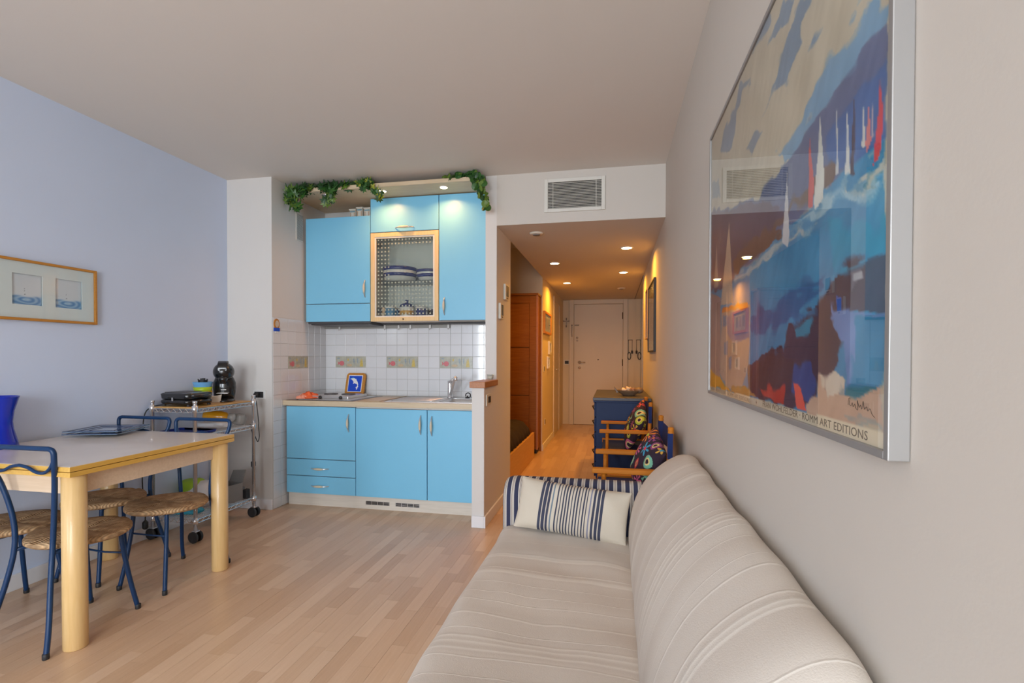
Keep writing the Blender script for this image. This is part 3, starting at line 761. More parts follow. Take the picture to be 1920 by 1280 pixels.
# tiny houses
for i, (x, h, m, lb) in enumerate(((-2.305,.094,'house_white','leftmost of three tiny model houses on the corner cabinet'), (-2.237,.108,'house_white','middle tiny model house with arched door on corner cabinet'), (-2.165,.10,'house_white','tiny model house nearest the tall cabinet side'))):
    t = thing('model_house', lb, 'ornament', (x, 4.20, 2.4705), 'tiny model houses'); y0 = 4.175; z0 = 2.4705
    build('walls', MB().box(x-.028, x+.028, y0, y0+.05, z0, z0+h), m, t, bevel=.002)
    build('cornice', MB().box(x-.034, x+.034, y0-.006, y0+.056, z0+h, z0+h+.010), m, t, bevel=.002)
    build('door', MB().prism([(x-.010,z0),(x+.010,z0),(x+.010,z0+.03),(x+.006,z0+.038),(x-.006,z0+.038),(x-.010,z0+.03)], y0-.0025, y0-.0002, 'y'), 'terracotta_paint' if i != 1 else 'house_blue', t)
    for dx in (-.018, .018):
        build('pilaster', MB().box(x+dx-.003, x+dx+.003, y0-.003, y0-.0002, z0, z0+h*.75), 'terracotta_paint', t)
    build('frieze', MB().box(x-.024, x+.024, y0-.003, y0-.0002, z0+h*.80, z0+h*.92), 'house_blue', t)

# ivy garlands
def leaf_mesh(kind):
    m = MB()
    if kind == 'ivy': pts = [(0,.02),(.20,-.16),(.24,.06),(.54,.10),(.26,.26),(.42,.66),(.13,.52),(0,1.08),(-.13,.52),(-.42,.66),(-.26,.26),(-.54,.10),(-.24,.06),(-.20,-.16)]
    else: pts = [(.5*math.sin(a)*(1 if a < math.pi else 1), .5-.5*math.cos(a)) for a in np.linspace(0, 2*math.pi, 12, endpoint=False)]
    n = len(pts); c = (0, .42, .06)
    top = [(p[0], p[1], -.10*abs(p[0])*2) for p in pts]
    m.v = top+[c]+[(p[0], p[1], q[2]-.03) for p, q in zip(pts, top)]+[(0,.42,.03)]
    for i in range(n):
        j = (i+1) % n
        m.f += [(i, j, n), (n+1+j, n+1+i, 2*n+1), (j, i, n+1+i, n+1+j)]
    return m
LEAFS = {}
def garland(name, label, stems, kind, nl, size, mats, seed):
    rr = random.Random(seed); pts0 = stems[0][0]
    t = thing(name, label, 'plant', tuple(pts0))
    for st in stems:
        P = cr(st, 6); build('stem', MB().tube(P, .0022, 5), 'stem_green', t, smooth=True)
    tot = sum(len(s) for s in stems)
    for st in stems:
        P = cr(st, 10); k = max(3, int(nl*len(st)/tot))
        for q in range(k):
            p = P[int((q+.5)/k*(len(P)-1))]; u = q/k
            mt = rr.choice(mats)
            if p.z < 2.565: mt = mats[-1] if rr.random() < .6 else mt
            key = (kind, mt)
            if key not in LEAFS:
                o = build('leaf', leaf_mesh(kind), mt, t); 
                LEAFS[key] = o.data; bpy.data.objects.remove(o)
            o = bpy.data.objects.new('leaf', LEAFS[key]); COL.objects.link(o); o.parent = t
            s = size*rr.uniform(.7, 1.2)
            off = Vector((rr.uniform(-.03,.03), rr.uniform(-.025,.02), rr.uniform(-.02,.03)))
            w = Vector(p)+off
            w.z = min(w.z, 2.688-s*.35); 
            if kind == 'ivy': w.x = max(w.x, -2.68)
            else: w.x = min(w.x, -.955) if w.y < 3.93 else w.x
            o.location = w-t.location; o.scale = (s, s, s)
            o.rotation_euler = (R(rr.uniform(50, 120)), R(rr.uniform(-35, 35)), R(rr.uniform(-50, 50)))
            if p.z > 2.64: o.rotation_euler.x = R(rr.uniform(20, 95))
zt = 2.662
garland('ivy_garland', 'dark ivy garland draped over the left end of the canopy', [
    [(-2.62,3.93,zt),(-2.50,3.84,zt+.01),(-2.36,3.81,zt+.005),(-2.22,3.80,zt),(-2.10,3.82,zt)],
    [(-2.66,3.95,zt),(-2.56,3.85,zt+.01),(-2.42,3.83,zt),(-2.30,3.80,zt+.008)],
    [(-2.62,3.86,zt),(-2.66,3.80,2.63),(-2.665,3.785,2.58),(-2.655,3.785,2.53)],
    [(-2.55,3.82,zt),(-2.60,3.775,2.63),(-2.615,3.775,2.57),(-2.60,3.775,2.51),(-2.565,3.775,2.46)],
    [(-2.50,3.80,zt),(-2.535,3.77,2.64),(-2.55,3.77,2.59)],
    [(-2.31,3.80,zt),(-2.29,3.775,2.63),(-2.27,3.77,2.57),(-2.29,3.77,2.51)]], 'ivy', 165, .074, ['leaf_dark','leaf_dark','leaf_mid','leaf_light'], 2)
garland('ivy_garland', 'short ivy sprig hanging in front of the lit middle spotlight', [
    [(-2.12,3.82,zt),(-2.05,3.80,zt+.012),(-1.98,3.785,zt+.004),(-1.94,3.79,zt)],
    [(-1.99,3.79,zt),(-1.98,3.77,2.645),(-1.965,3.77,2.615)],
    [(-1.95,3.79,zt),(-1.93,3.77,2.62),(-1.885,3.77,2.575),(-1.845,3.77,2.545),(-1.81,3.77,2.52)]], 'ivy', 46, .066, ['leaf_dark','leaf_mid','leaf_mid','leaf_yellow'], 5)
garland('leafy_garland', 'round-leaved green garland trailing down by the partition', [
    [(-1.30,3.84,zt),(-1.20,3.82,zt+.006),(-1.10,3.82,zt+.012),(-1.04,3.82,zt+.008)],
    [(-1.22,3.80,zt),(-1.12,3.80,zt+.012),(-1.03,3.80,zt)],
    [(-1.08,3.80,zt),(-1.03,3.775,2.64),(-1.005,3.77,2.58),(-1.00,3.775,2.53),(-.985,3.785,2.48),(-.965,3.79,2.43),(-.96,3.79,2.395)],
    [(-1.06,3.80,zt),(-1.045,3.775,2.62),(-1.035,3.77,2.57),(-1.01,3.77,2.53)]], 'round', 110, .048, ['leaf_dark','leaf_mid','leaf_mid','leaf_light'], 9)

# small things on the niche walls
vg = thing('air_vent', 'tall beige perforated vent cover on the niche side wall', 'vent', (-2.71, 3.99, 2.265))
build('frame', B(-2.7145, -2.708, 3.938, 4.040, 2.262, 2.498), 'grille_grey', vg, bevel=.002)
for k in range(22):
    z = 2.272+k*.0101; build('slat', MB().box(-2.7078, -2.7045, 3.948, 4.030, z, z+.0055), 'rail_grey', vg)
sv = thing('souvenir_thermometer', 'small straw-coloured souvenir plaque with a blue ribbon on tiles', 'souvenir', (-2.706, 3.665, 1.44))
build('plaque', MB().prism([(3.668+.034*math.cos(a)*(1 if math.sin(a) > 0 else 1), 1.512+.046*math.sin(a)) for a in np.linspace(0, 2*math.pi, 18, endpoint=False)], -2.7076, -2.702, 'x'), 'frame_wood', sv)
build('dial', MB().prism([(3.670+.022*math.cos(a), 1.515+.028*math.sin(a)) for a in np.linspace(0, 2*math.pi, 16, endpoint=False)], -2.7018, -2.7005, 'x'), 'cream_ceramic', sv)
build('ribbon', MB().box(-2.7076, -2.7000, 3.634, 3.702, 1.455, 1.482), 'blue_print', sv)
build('tag', MB().box(-2.7076, -2.7020, 3.650, 3.688, 1.438, 1.4545), 'white_plastic', sv, bevel=.002)
tag(build('ledge', B(-1.024, -.906, 3.525, 3.9445, 1.0225, 1.068), 'cherry_wood', bevel=.004), 'reddish wooden ledge capping the low white partition', 'ledge')
cd = thing('glass_tealight', 'tiny clear glass tealight holder on the wooden ledge', 'tealight', (-.945, 3.84, 1.0685))
build('cup', MB().lathe([(.020,0),(.024,.004),(.027,.042),(.0245,.042),(.021,.008)], (-.945,3.84,1.0685), 18), 'jar_glass', cd, smooth=True)
build('wax', MB().lathe([(.019,.008),(.0205,.026),(.002,.027)], (-.945,3.84,1.0685), 16), 'wax_white', cd, smooth=True)
for (y0, y1, z0, z1, lb, nm) in ((4.20,4.345,1.738,1.872,'upper white thermostat at the partition edge facing the hall','thermostat'), (4.01,4.13,1.560,1.690,'lower white remote control holder on the partition hall side','remote_holder')):
    t = thing(nm, lb, 'thermostat' if nm == 'thermostat' else 'remote', (-.91, (y0+y1)/2, z0))
    build('case', B(-.9195, -.900, y0, y1, z0, z1), 'cream_plastic', t, bevel=.003)
    build('panel', B(-.8998, -.8985, y0+.03, y1-.025, z0+.03, z1-.012), 'device_screen', t)
    build('button', B(-.8998, -.897, y0+.05, y1-.045, z0+.010, z0+.022), 'brass_dark', t, bevel=.001)
t = thing('light_switch', 'cream switch plate with dark buttons on the low partition', 'switch', (-.918, 3.67, .89))
build('plate', B(-.9195, -.912, 3.60, 3.745, .885, .970), 'cream_plastic', t, bevel=.002)
build('buttons', B(-.9119, -.909, 3.645, 3.715, .905, .953), 'black_matte', t, bevel=.001)
# air grille on the beam
ag = thing('air_grille', 'white louvred air grille on the beam over the hall', 'grille', (-.30, 3.94, 2.38))
gx0, gx1, gz0, gz1 = -.535, -.066, 2.380, 2.637
build('frame', MB().box(gx0, gx0+.028, 3.930, 3.9445, gz0, gz1).box(gx1-.028, gx1, 3.930, 3.9445, gz0, gz1).box(gx0+.028, gx1-.028, 3.930, 3.9445, gz0, gz0+.026).box(gx0+.028, gx1-.028, 3.930, 3.9445, gz1-.026, gz1), 'grille_grey', ag, bevel=.002)
build('backing', B(gx0+.02, gx1-.02, 3.9425, 3.9445, gz0+.02, gz1-.02), 'void_dark', ag)
first = None
for k in range(17):
    z = gz0+.030+k*.0118
    if first is None:
        first = build('slat', MB().prism([(3.931,z-.0008),(3.933,z-.0014),(3.9405,z+.0045),(3.9385,z+.0066)], gx0+.028, gx1-.028, 'x'), 'grille_grey', ag)
    else:
        o = first.copy(); COL.objects.link(o); o.parent = ag; o.location = first.location+Vector((0,0,k*.0118))
for x in (gx0+.068, gx1-.068): build('divider', B(x-.0018, x+.0018, 3.931, 3.9335, gz0+.026, gz1-.026), 'grille_grey', ag)
# ================================================================== SOFA
sf = thing('sofa', 'long sofa under a cream throw with navy striped arms, along right wall', 'sofa', (-.09, 1.65, 0))
build('base', B(-.52, .365, .66, 2.62, .06, .30), 'ticking_stripe', sf, bevel=.02)
for x in (-.46, .30):
    for y in (.60, 2.66): build('foot', MB().lathe([(.022,0),(.026,.03),(.026,.062)], (x,y,0), 14), 'black_matte', sf, smooth=True)
def arm(y0, y1):
    prof = []
    yc, hw, zt_ = (y0+y1)/2, (y1-y0)/2, .607
    for a in np.linspace(0, math.pi, 15): prof.append((yc+hw*math.cos(a), zt_-hw+hw*math.sin(a)))
    prof = [(y1-.01,.055),(y1,.08)]+prof+[(y0,.08),(y0+.01,.055)]
    loops = []
    for x, k in ((-.560,.55),(-.566,.70),(-.566,.82),(-.556,.92),(-.535,.98),(-.50,1),(.30,1),(.362,1),(.372,.96)):
        loops.append([(x+(0 if k > .9 else 0), yc+(p[0]-yc)*k, .055+(p[1]-.055)*(1-(1-k)*.30)) for p in prof])
    return MB().loft(loops)
build('arm', arm(2.565, 2.765), 'ticking_stripe', sf, smooth=True)
build('arm', arm(.50, .70), 'ticking_stripe', sf, smooth=True)
# seat throw: closed profile along y with soft wrinkles
def nz(a, b, s): return float(vnoise(np.array(a+40.), np.array(b+40.), s))-.5
seat_prof = cr([(-.535,.07,0),(-.578,.10,0),(-.580,.20,0),(-.575,.29,0),(-.560,.345,0),(-.525,.378,0),(-.45,.390,0),(-.30,.394,0),(-.12,.388,0),(.02,.378,0),(.12,.36,0)], 4)
loops = []
ys = list(np.linspace(.70, 2.568, 90))
for y in ys:
    e = min((y-.70)/.05, (2.568-y)/.03, 1.0); l = []
    for i, p in enumerate(seat_prof):
        x, z = p.x, p.y; w = i/len(seat_prof)
        dz = .012*nz(x*5+y*1.5, y*4.2, 3)+.007*nz(x*13, y*9+x*3, 4)
        dx = .018*nz(y*5.5, z*3, 6)
        if w < .5: x += dx*(1-w)
        if w > .35: z += dz
        sag = .020*math.exp(-((y-1.7)/.6)**2)*math.exp(-((x+.2)/.25)**2)
        l.append((x, y, z-sag-(1-e)*.012))
    l += [(.12, y, .31), (-.40, y, .31), (-.50, y, .12)]
    loops.append(l)
smooth_angle(build('seat_throw', MB().loft(loops), 'cream_cover', sf), 70)
back_prof = [(.155,.30),(.085,.34),(.075,.42),(.088,.52),(.118,.615),(.165,.70),(.225,.765),(.285,.805),(.335,.815),(.366,.790),(.3745,.72),(.3755,.60),(.3755,.45),(.3755,.30)]
bp_ = [(p.x, p.y) for p in cr([(a, b, 0) for a, b in back_prof], 3)]
loops = []
for y in np.linspace(.70, 2.665, 110):
    t1 = max(0, (y-2.20)/.465); d = .16*(1-math.sqrt(max(0, 1-min(1, t1)**2.6))); t0 = max(0, (.86-y)/.16); d = max(d, .08*(1-math.sqrt(max(0, 1-min(1, t0)**2))))
    l = []
    for (x, z) in bp_:
        k = (z-.30)/.515
        ripple = .006*nz(y*7, z*4, 8)+.0015*math.sin(y*21+z*3)*k
        xx = x+d*.30*(1 if x < .30 else 0)*k+(ripple if x < .36 else 0)
        zz = z-d*.95*k+(ripple*1.2*k)
        l.append((min(xx, .3765), y, zz))
    loops.append(l)
smooth_angle(build('back_throw', MB().loft(loops), 'cream_cover', sf), 70)

# cushions
def cushion(name, label, w, h, th, colfn, mat, M, nu=80, nv=40, pinch=.06):
    t = MB(); cols = []
    def side(sgn):
        def fn(u, v):
            a, b = 2*u-1, 2*v-1
            k = max(0, (1-abs(a)**3.2))**.55*max(0, (1-abs(b)**3.2))**.55
            x = a*w/2*(1-pinch*(1-b*b)*.5*abs(a)**2); z = b*h/2*(1-pinch*(1-a*a)*abs(b)**2)
            wr = .004*math.sin(a*9+b*4)*k
            return (x, sgn*(th/2*k+wr), z)
        return fn
    for sgn in (-1, 1):
        t.grid(side(sgn), nu, nv)
        for j in range(nv):
            for i in range(nu): cols.append(colfn((i+.5)/nu, (j+.5)/nv))
    o = build(name, t, mat, None, smooth=True)
    # corner colours, four per quad
    me = o.data; a = me.attributes.new('col', 'FLOAT_COLOR', 'CORNER')
    arr = np.ones((len(me.loops), 4), np.float32)
    for p in me.polygons:
        for li in p.loop_indices: arr[li, :3] = cols[p.index]
    a.data.foreach_set('color', arr.ravel())
    o.location = (0,0,0)
    me.transform(Matrix.Translation((0, 0, 0)))
    V = np.array([v.co for v in me.vertices]); mid = (V.min(0)+V.max(0))/2
    me.transform(Matrix.Translation(-Vector(mid)))
    o.matrix_world = M
    return tag(o, label, 'cushion')
CRM = (.60,.53,.43); NVY = (.045,.05,.085); TEAL = (.16,.21,.26); GRY = (.22,.22,.30)
def stripe_col(u, v):
    x = u
    for a, b, c in ((.222,.246,NVY),(.256,.282,NVY),(.292,.313,NVY),(.330,.343,TEAL)):
        if a <= x <= b: return c
    if .372 <= x <= .640: return NVY if ((x-.372) % .0262) < .0115 else CRM
    for a, b, c in ((.662,.676,GRY),(.690,.712,NVY),(.724,.748,NVY),(.758,.784,NVY)):
        if a <= x <= b: return c
    return CRM
MP = Matrix.Translation((-.196, 2.470, .500)) @ Matrix.Rotation(R(-6), 4, 'Z') @ Matrix.Rotation(R(4.5), 4, 'Y') @ Matrix.Rotation(R(-24), 4, 'X')
cushion('throw_pillow', 'oblong cream cushion with navy stripes leaning on the sofa arm', .55, .250, .115, stripe_col, 'pillow_print', MP, 240, 24)

# floral cushions
def floral(seed):
    rr = random.Random(seed); fl_ = []
    pal = [(.62,.05,.08),(.75,.20,.03),(.05,.32,.50),(.45,.55,.05),(.30,.06,.20),(.20,.50,.35),(.70,.40,.06),(.60,.12,.25)]
    tries = 0
    while len(fl_) < 26 and tries < 3000:
        tries += 1
        c = (rr.random(), rr.random()); r = rr.uniform(.10,.17)
        if all((c[0]-f[0][0])**2+(c[1]-f[0][1])**2 > (r+f[1])**2*.85 for f in fl_):
            fl_.append((c, r, rr.choice((0,1,2)), rr.choice(pal), rr.choice(pal), rr.choice((5,6,8)), rr.random()*6))
    base_ = (.028,.014,.030)
    def fn(u, v):
        for c, r, kind, c1, c2, n, ph in fl_:
            dx, dy = u-c[0], v-c[1]; d = math.hypot(dx, dy)/r
            if d > 1: continue
            a = math.atan2(dy, dx)
            if kind == 0:
                if d < .25: return c2
                if d < .55+.42*math.cos(n*a+ph): return c1
            elif kind == 1:
                if d < .32: return base_
                if d < .52: return (.80,.62,.25)
                if d < .9: return c1
            else:
                if d < .2: return c2
                if d < .95 and math.cos(n*a+ph) > .1: return c1
        return base_
    return fn
def face_mx(c, tilt, spin=0, yaw=0):
    return Matrix.Translation(c) @ Matrix.Rotation(R(-90+yaw), 4, 'Z') @ Matrix.Rotation(R(tilt), 4, 'X') @ Matrix.Rotation(R(spin), 4, 'Y')
cushion('floral_cushion', 'dark floral cushion in the director chair nearest the sofa', .33, .33, .12, floral(3), 'floral_print', face_mx((.205, 3.10, .625), -22, 22, 14), 110, 110)
cushion('floral_cushion', 'dark floral cushion in the director chair beside the blue chest', .36, .36, .12, floral(8), 'floral_print', face_mx((.195, 4.64, .640), -22, 30, 10), 110, 110)

# ================================================================== BIG FRAMED PRINT
ART = [
 ((66, 120, 150), 0.02, [(0.762,1.541),(0.816,1.54),(0.919,1.541),(1.027,1.545),(1.102,1.524),(1.228,1.517),(1.268,1.521),(1.517,1.5),(2.036,1.492),(2.021,1.115),(0.764,1.146),(0.769,1.43)]),
 ((112, 142, 164), 0.02, [(0.766,1.731),(0.816,1.765),(0.897,1.755),(0.967,1.741),(1.088,1.721),(1.233,1.707),(1.148,1.658),(0.966,1.69),(0.766,1.696)]),
 ((84, 94, 122), 0.012, [(0.766,1.696),(0.847,1.707),(0.966,1.69),(1.149,1.666),(1.377,1.653),(2.049,1.804),(2.036,1.492),(1.517,1.5),(1.228,1.52),(1.102,1.524),(1.027,1.545),(0.919,1.541),(0.816,1.54),(0.762,1.541)]),
 ((64, 92, 134), 0.012, [(0.764,1.647),(0.835,1.65),(0.935,1.644),(0.964,1.614),(0.963,1.572),(0.892,1.547),(0.816,1.54),(0.762,1.539)]),
 ((74, 66, 86), 0.012, [(2.049,1.797),(1.376,1.643),(1.145,1.555),(1.297,1.537),(1.374,1.559),(1.517,1.505),(1.672,1.476),(2.036,1.492)]),
 ((92, 76, 72), 0.012, [(1.374,1.55),(1.18,1.561),(1.046,1.575),(0.948,1.589),(0.912,1.569),(0.933,1.543),(1.027,1.548),(1.103,1.557),(1.216,1.546),(1.268,1.526)]),
 ((88, 68, 64), 0.012, [(1.519,1.572),(1.269,1.551),(1.179,1.512),(1.296,1.514),(1.423,1.513),(1.625,1.491),(1.65,1.534)]),
 ((170, 172, 165), 0.02, [(0.866,1.518),(0.81,1.517),(0.761,1.517),(0.761,1.499),(0.842,1.499),(0.891,1.509)]),
 ((140, 165, 175), 0.02, [(0.761,1.495),(0.831,1.49),(0.946,1.501),(1.082,1.508),(1.144,1.505),(1.009,1.526),(0.891,1.509)]),
 ((150, 158, 160), 0.015, [(1.648,1.478),(1.372,1.503),(1.178,1.5),(0.992,1.494),(1.081,1.489),(1.227,1.487),(1.422,1.479),(1.601,1.466)]),
 ((48, 88, 124), 0.02, [(1.473,1.353),(1.163,1.377),(0.958,1.385),(1.005,1.352),(1.162,1.33),(1.416,1.301)]),
 ((54, 126, 152), 0.02, [(0.96,1.48),(0.764,1.429),(0.763,1.39),(0.84,1.394),(0.929,1.386)]),
 ((98, 122, 158), 0.01, [(0.972,1.332),(0.761,1.308),(0.76,1.252),(0.783,1.206),(0.835,1.195),(0.877,1.209),(0.885,1.275),(0.941,1.296)]),
 ((52, 112, 142), 0.01, [(0.849,1.313),(0.761,1.305),(0.759,1.208),(0.792,1.198),(0.865,1.201),(0.866,1.258)]),
 ((60, 52, 66), 0.012, [(1.469,1.223),(1.333,1.257),(1.196,1.273),(1.171,1.26),(1.139,1.321),(1.005,1.342),(0.964,1.348),(0.928,1.38),(0.869,1.394),(0.763,1.387),(0.761,1.311),(0.827,1.317),(0.9,1.326),(0.941,1.314),(0.885,1.272),(0.925,1.228),(0.984,1.194),(1.0,1.169),(1.156,1.144),(1.466,1.149)]),
 ((62, 50, 58), 0.012, [(1.45,1.219),(1.208,1.265),(1.115,1.238),(1.147,1.199),(1.346,1.171),(1.467,1.163)]),
 ((54, 112, 134), 0.008, [(1.117,1.312),(1.021,1.33),(1.029,1.297),(1.096,1.293)]),
 ((52, 70, 112), 0.01, [(1.115,1.234),(1.019,1.239),(0.992,1.193),(1.017,1.165),(1.135,1.184)]),
 ((40, 80, 140), 0.004, [(0.917,1.349),(0.901,1.347),(0.903,1.323),(0.916,1.321)]),
 ((150, 150, 155), 0.008, [(0.869,1.385),(0.828,1.381),(0.825,1.367),(0.863,1.37),(0.869,1.363)]),
 ((104, 124, 160), 0.012, [(0.942,1.333),(0.868,1.332),(0.849,1.296),(0.854,1.252),(0.892,1.276)]),
 ((156, 138, 130), 0.008, [(1.818,1.403),(1.455,1.391),(1.459,1.233),(1.526,1.17),(1.711,1.154),(1.825,1.191)]),
 ((112, 112, 140), 0.008, [(1.746,1.385),(1.464,1.387),(1.462,1.303),(1.641,1.293),(1.717,1.324)]),
 ((140, 118, 116), 0.006, [(2.036,1.492),(1.829,1.457),(1.824,1.172),(2.025,1.198)]),
 ((190, 110, 60), 0.006, [(1.818,1.403),(1.789,1.416),(1.645,1.41),(1.474,1.398),(1.474,1.385)]),
 ((70, 110, 140), 0.003, [(1.788,1.388),(1.725,1.386),(1.724,1.351),(1.787,1.351)]),
 ((70, 110, 140), 0.003, [(1.771,1.299),(1.717,1.3),(1.715,1.259),(1.769,1.257)]),
 ((70, 110, 140), 0.003, [(1.702,1.251),(1.659,1.253),(1.663,1.214),(1.7,1.21)]),
 ((184, 134, 44), 0.008, [(2.025,1.209),(1.855,1.184),(1.66,1.146),(2.022,1.136)]),
 ((150, 118, 80), 0.01, [(1.661,1.163),(1.467,1.173),(1.377,1.146),(1.66,1.14)]),
 ((152, 66, 62), 0.008, [(1.362,1.17),(1.163,1.19),(1.168,1.145),(1.257,1.151)]),
 ((190, 90, 80), 0.008, [(1.119,1.204),(1.073,1.188),(1.043,1.15),(1.092,1.15)]),
 ((172, 148, 132), 0.015, [(1.044,1.166),(0.984,1.171),(0.981,1.226),(0.925,1.229),(0.884,1.214),(0.88,1.186),(0.841,1.185),(0.763,1.205),(0.762,1.146),(1.043,1.141)]),
 ((186, 176, 164), 0.012, [(0.981,1.226),(0.925,1.231),(0.884,1.214),(0.89,1.194),(0.953,1.183)]),
 ((40, 100, 112), 0.008, [(0.877,1.209),(0.785,1.209),(0.787,1.2),(0.846,1.186),(0.88,1.186)]),
 ((104, 124, 142), 0.012, [(1.193,2.026),(1.125,1.979),(1.168,1.963),(1.255,1.981),(1.318,2.014),(1.229,2.007)]),
 ((104, 124, 142), 0.012, [(1.094,1.957),(1.042,1.921),(1.107,1.901),(1.082,1.873),(1.176,1.84),(1.251,1.855),(1.359,1.849),(1.278,1.86),(1.226,1.891),(1.167,1.928)]),
 ((104, 124, 142), 0.01, [(1.062,1.835),(1.018,1.845),(0.977,1.835),(1.009,1.83)]),
 ((110, 126, 142), 0.012, [(1.577,2.054),(1.456,1.985),(1.554,2.01),(1.618,1.978),(1.639,1.922),(1.712,1.901),(1.853,1.957),(1.797,2.013),(1.642,2.0)]),
 ((118, 130, 142), 0.01, [(1.416,1.845),(1.35,1.807),(1.432,1.79),(1.504,1.821)]),
 ((110, 126, 142), 0.012, [(1.283,2.033),(1.357,2.031),(1.459,2.059),(1.313,2.078)]),
 ((124, 134, 142), 0.012, [(1.998,1.898),(1.881,1.872),(1.847,1.797),(1.996,1.836)]),
 ((186, 186, 180), 0.002, [(0.994,1.679),(0.97,1.569),(0.977,1.526),(1.009,1.519),(1.018,1.532),(1.003,1.603)]),
 ((168, 84, 86), 0.002, [(1.041,1.667),(1.016,1.568),(1.023,1.527),(1.046,1.534)]),
 ((176, 178, 178), 0.002, [(0.925,1.673),(0.913,1.548),(0.924,1.552)]),
 ((190, 190, 186), 0.002, [(0.885,1.646),(0.874,1.535),(0.89,1.537)]),
 ((60, 52, 66), 0.002, [(0.86,1.669),(0.859,1.527),(0.874,1.532),(0.867,1.602)]),
 ((180, 178, 172), 0.002, [(0.833,1.631),(0.825,1.557),(0.837,1.562)]),
 ((176, 112, 110), 0.002, [(0.818,1.615),(0.808,1.56),(0.82,1.545),(0.825,1.562)]),
 ((160, 150, 156), 0.002, [(0.806,1.612),(0.8,1.562),(0.808,1.565)]),
 ((170, 70, 80), 0.002, [(0.783,1.636),(0.775,1.576),(0.784,1.528),(0.802,1.521),(0.791,1.584)]),
 ((182, 182, 184), 0.002, [(1.165,1.645),(1.147,1.504),(1.155,1.48),(1.192,1.5),(1.185,1.538)]),
 ((170, 152, 138), 0.002, [(1.71,1.684),(1.645,1.416),(1.828,1.429)]),
 ((150, 138, 132), 0.002, [(1.911,1.656),(1.87,1.497),(1.945,1.501)]),
 ((196, 186, 168), 0.0, [(2.06,1.14),(0.762,1.148),(0.762,1.124),(2.058,1.098)]),
]

pic = thing('framed_print', 'large silver-framed sailing regatta print on the right wall', 'picture', (.37, 1.38, 1.115))
AY0, AY1, AZ0, AZ1 = .752, 2.012, 1.124, 2.064
ny, nz_ = 330, 250
gy = np.linspace(AY0, AY1, ny+1); gz = np.linspace(AZ0, AZ1, nz_+1)
GY, GZ = np.meshgrid(gy, gz)
img = np.zeros(GY.shape+(3,)); img[:] = (172,164,148)
n_a = vnoise(GY*22, GZ*22, 1)-.5; n_b = vnoise(GY*70+9, GZ*24, 2)-.5; n_c = vnoise(GY*24+5, GZ*70, 3)-.5
for col_, soft, poly in ART:
    if soft > 0:
        acc = np.zeros(GY.shape)
        for k, s in enumerate((.6, 1.0, 1.5)):
            acc += inpoly(GY+(n_a*1.4+n_b*1.6)*soft*s, GZ+(n_a*1.4+n_c*1.6)*soft*s, poly)
        acc /= 3
    else: acc = inpoly(GY, GZ, poly).astype(float)
    img = img*(1-acc[..., None])+np.array(col_)*acc[..., None]
br = (vnoise(GY*60+GZ*40, GZ*16-GY*8, 5)-.5)*12+(vnoise(GY*14, GZ*14, 6)-.5)*16
mask = (GZ > 1.150)[..., None]
img = img+br[..., None]*mask
gr_ = img.mean(-1, keepdims=True); img = np.clip(gr_+(img-gr_)*1.28, 5, 240)
L_ = img/255; L_ = np.where(L_ <= .04045, L_/12.92, ((L_+.055)/1.055)**2.4)
L_ = np.clip(L_*1.5, 0, .9)
m = MB(); m.v = [(.3590, y, z) for z in gz for y in gy]
m.f = [(j*(ny+1)+i, (j+1)*(ny+1)+i, (j+1)*(ny+1)+i+1, j*(ny+1)+i+1) for j in range(nz_) for i in range(ny)]
build('print', m, 'art_print', pic, colors=('POINT', L_.reshape(-1, 3)))
fw = .012
fy0, fy1, fz0, fz1 = .742, 2.022, 1.114, 2.074
build('frame', MB().box(.353, .3795, fy0, fy0+fw, fz0, fz1).box(.353, .3795, fy1-fw, fy1, fz0, fz1).box(.353, .3795, fy0+fw, fy1-fw, fz0, fz0+fw).box(.353, .3795, fy0+fw, fy1-fw, fz1-fw, fz1), 'silver_frame', pic, bevel=.0015)
build('backing', B(.360, .3795, fy0+fw, fy1-fw, fz0+fw, fz1-fw), 'mat_board', pic)
build('pane', B(.3562, .3572, fy0+fw, fy1-fw, fz0+fw, fz1-fw), 'picture_glass', pic)
def wall_text(body, ya, yb, za, zb, mat, x=.3587, sp=1.05):
    t_ = fit(text_mb(body, .02, sp, .0001), 0, abs(ya-yb), 0, zb-za)
    t_.v = [(x-p[2], ya-p[0], za+p[1]) for p in t_.v]
    return build('lettering', t_, mat, pic)
wall_text('FRAN WOHLFELDER \u00b7 ROMM ART EDITIONS', 1.325, .808, 1.1305, 1.1440, 'caption_ink')
wall_text('FRAN WOHLFELDER \u00b7 ROMM ART EDITIONS', 1.985, 1.440, 1.1290, 1.1400, 'caption_ink')
build('ornament', MB().box(.3584, .3587, 1.377, 1.385, 1.1345, 1.1365).box(.3584, .3587, 1.3800, 1.3820, 1.1315, 1.1395), 'caption_ink', pic)
sg = [(.870,1.176),(.868,1.186),(.864,1.187),(.866,1.178),(.860,1.176),(.856,1.181),(.853,1.175),(.848,1.180),(.845,1.174),(.838,1.172),(.840,1.186),(.834,1.176),(.830,1.180),(.826,1.174),(.822,1.186),(.818,1.175),(.812,1.179),(.808,1.173),(.802,1.177),(.796,1.170),(.788,1.166)]
build('signature', MB().tube(cr([(.3586, y, z) for y, z in sg], 4), .00032, 4), 'ink_black', pic)

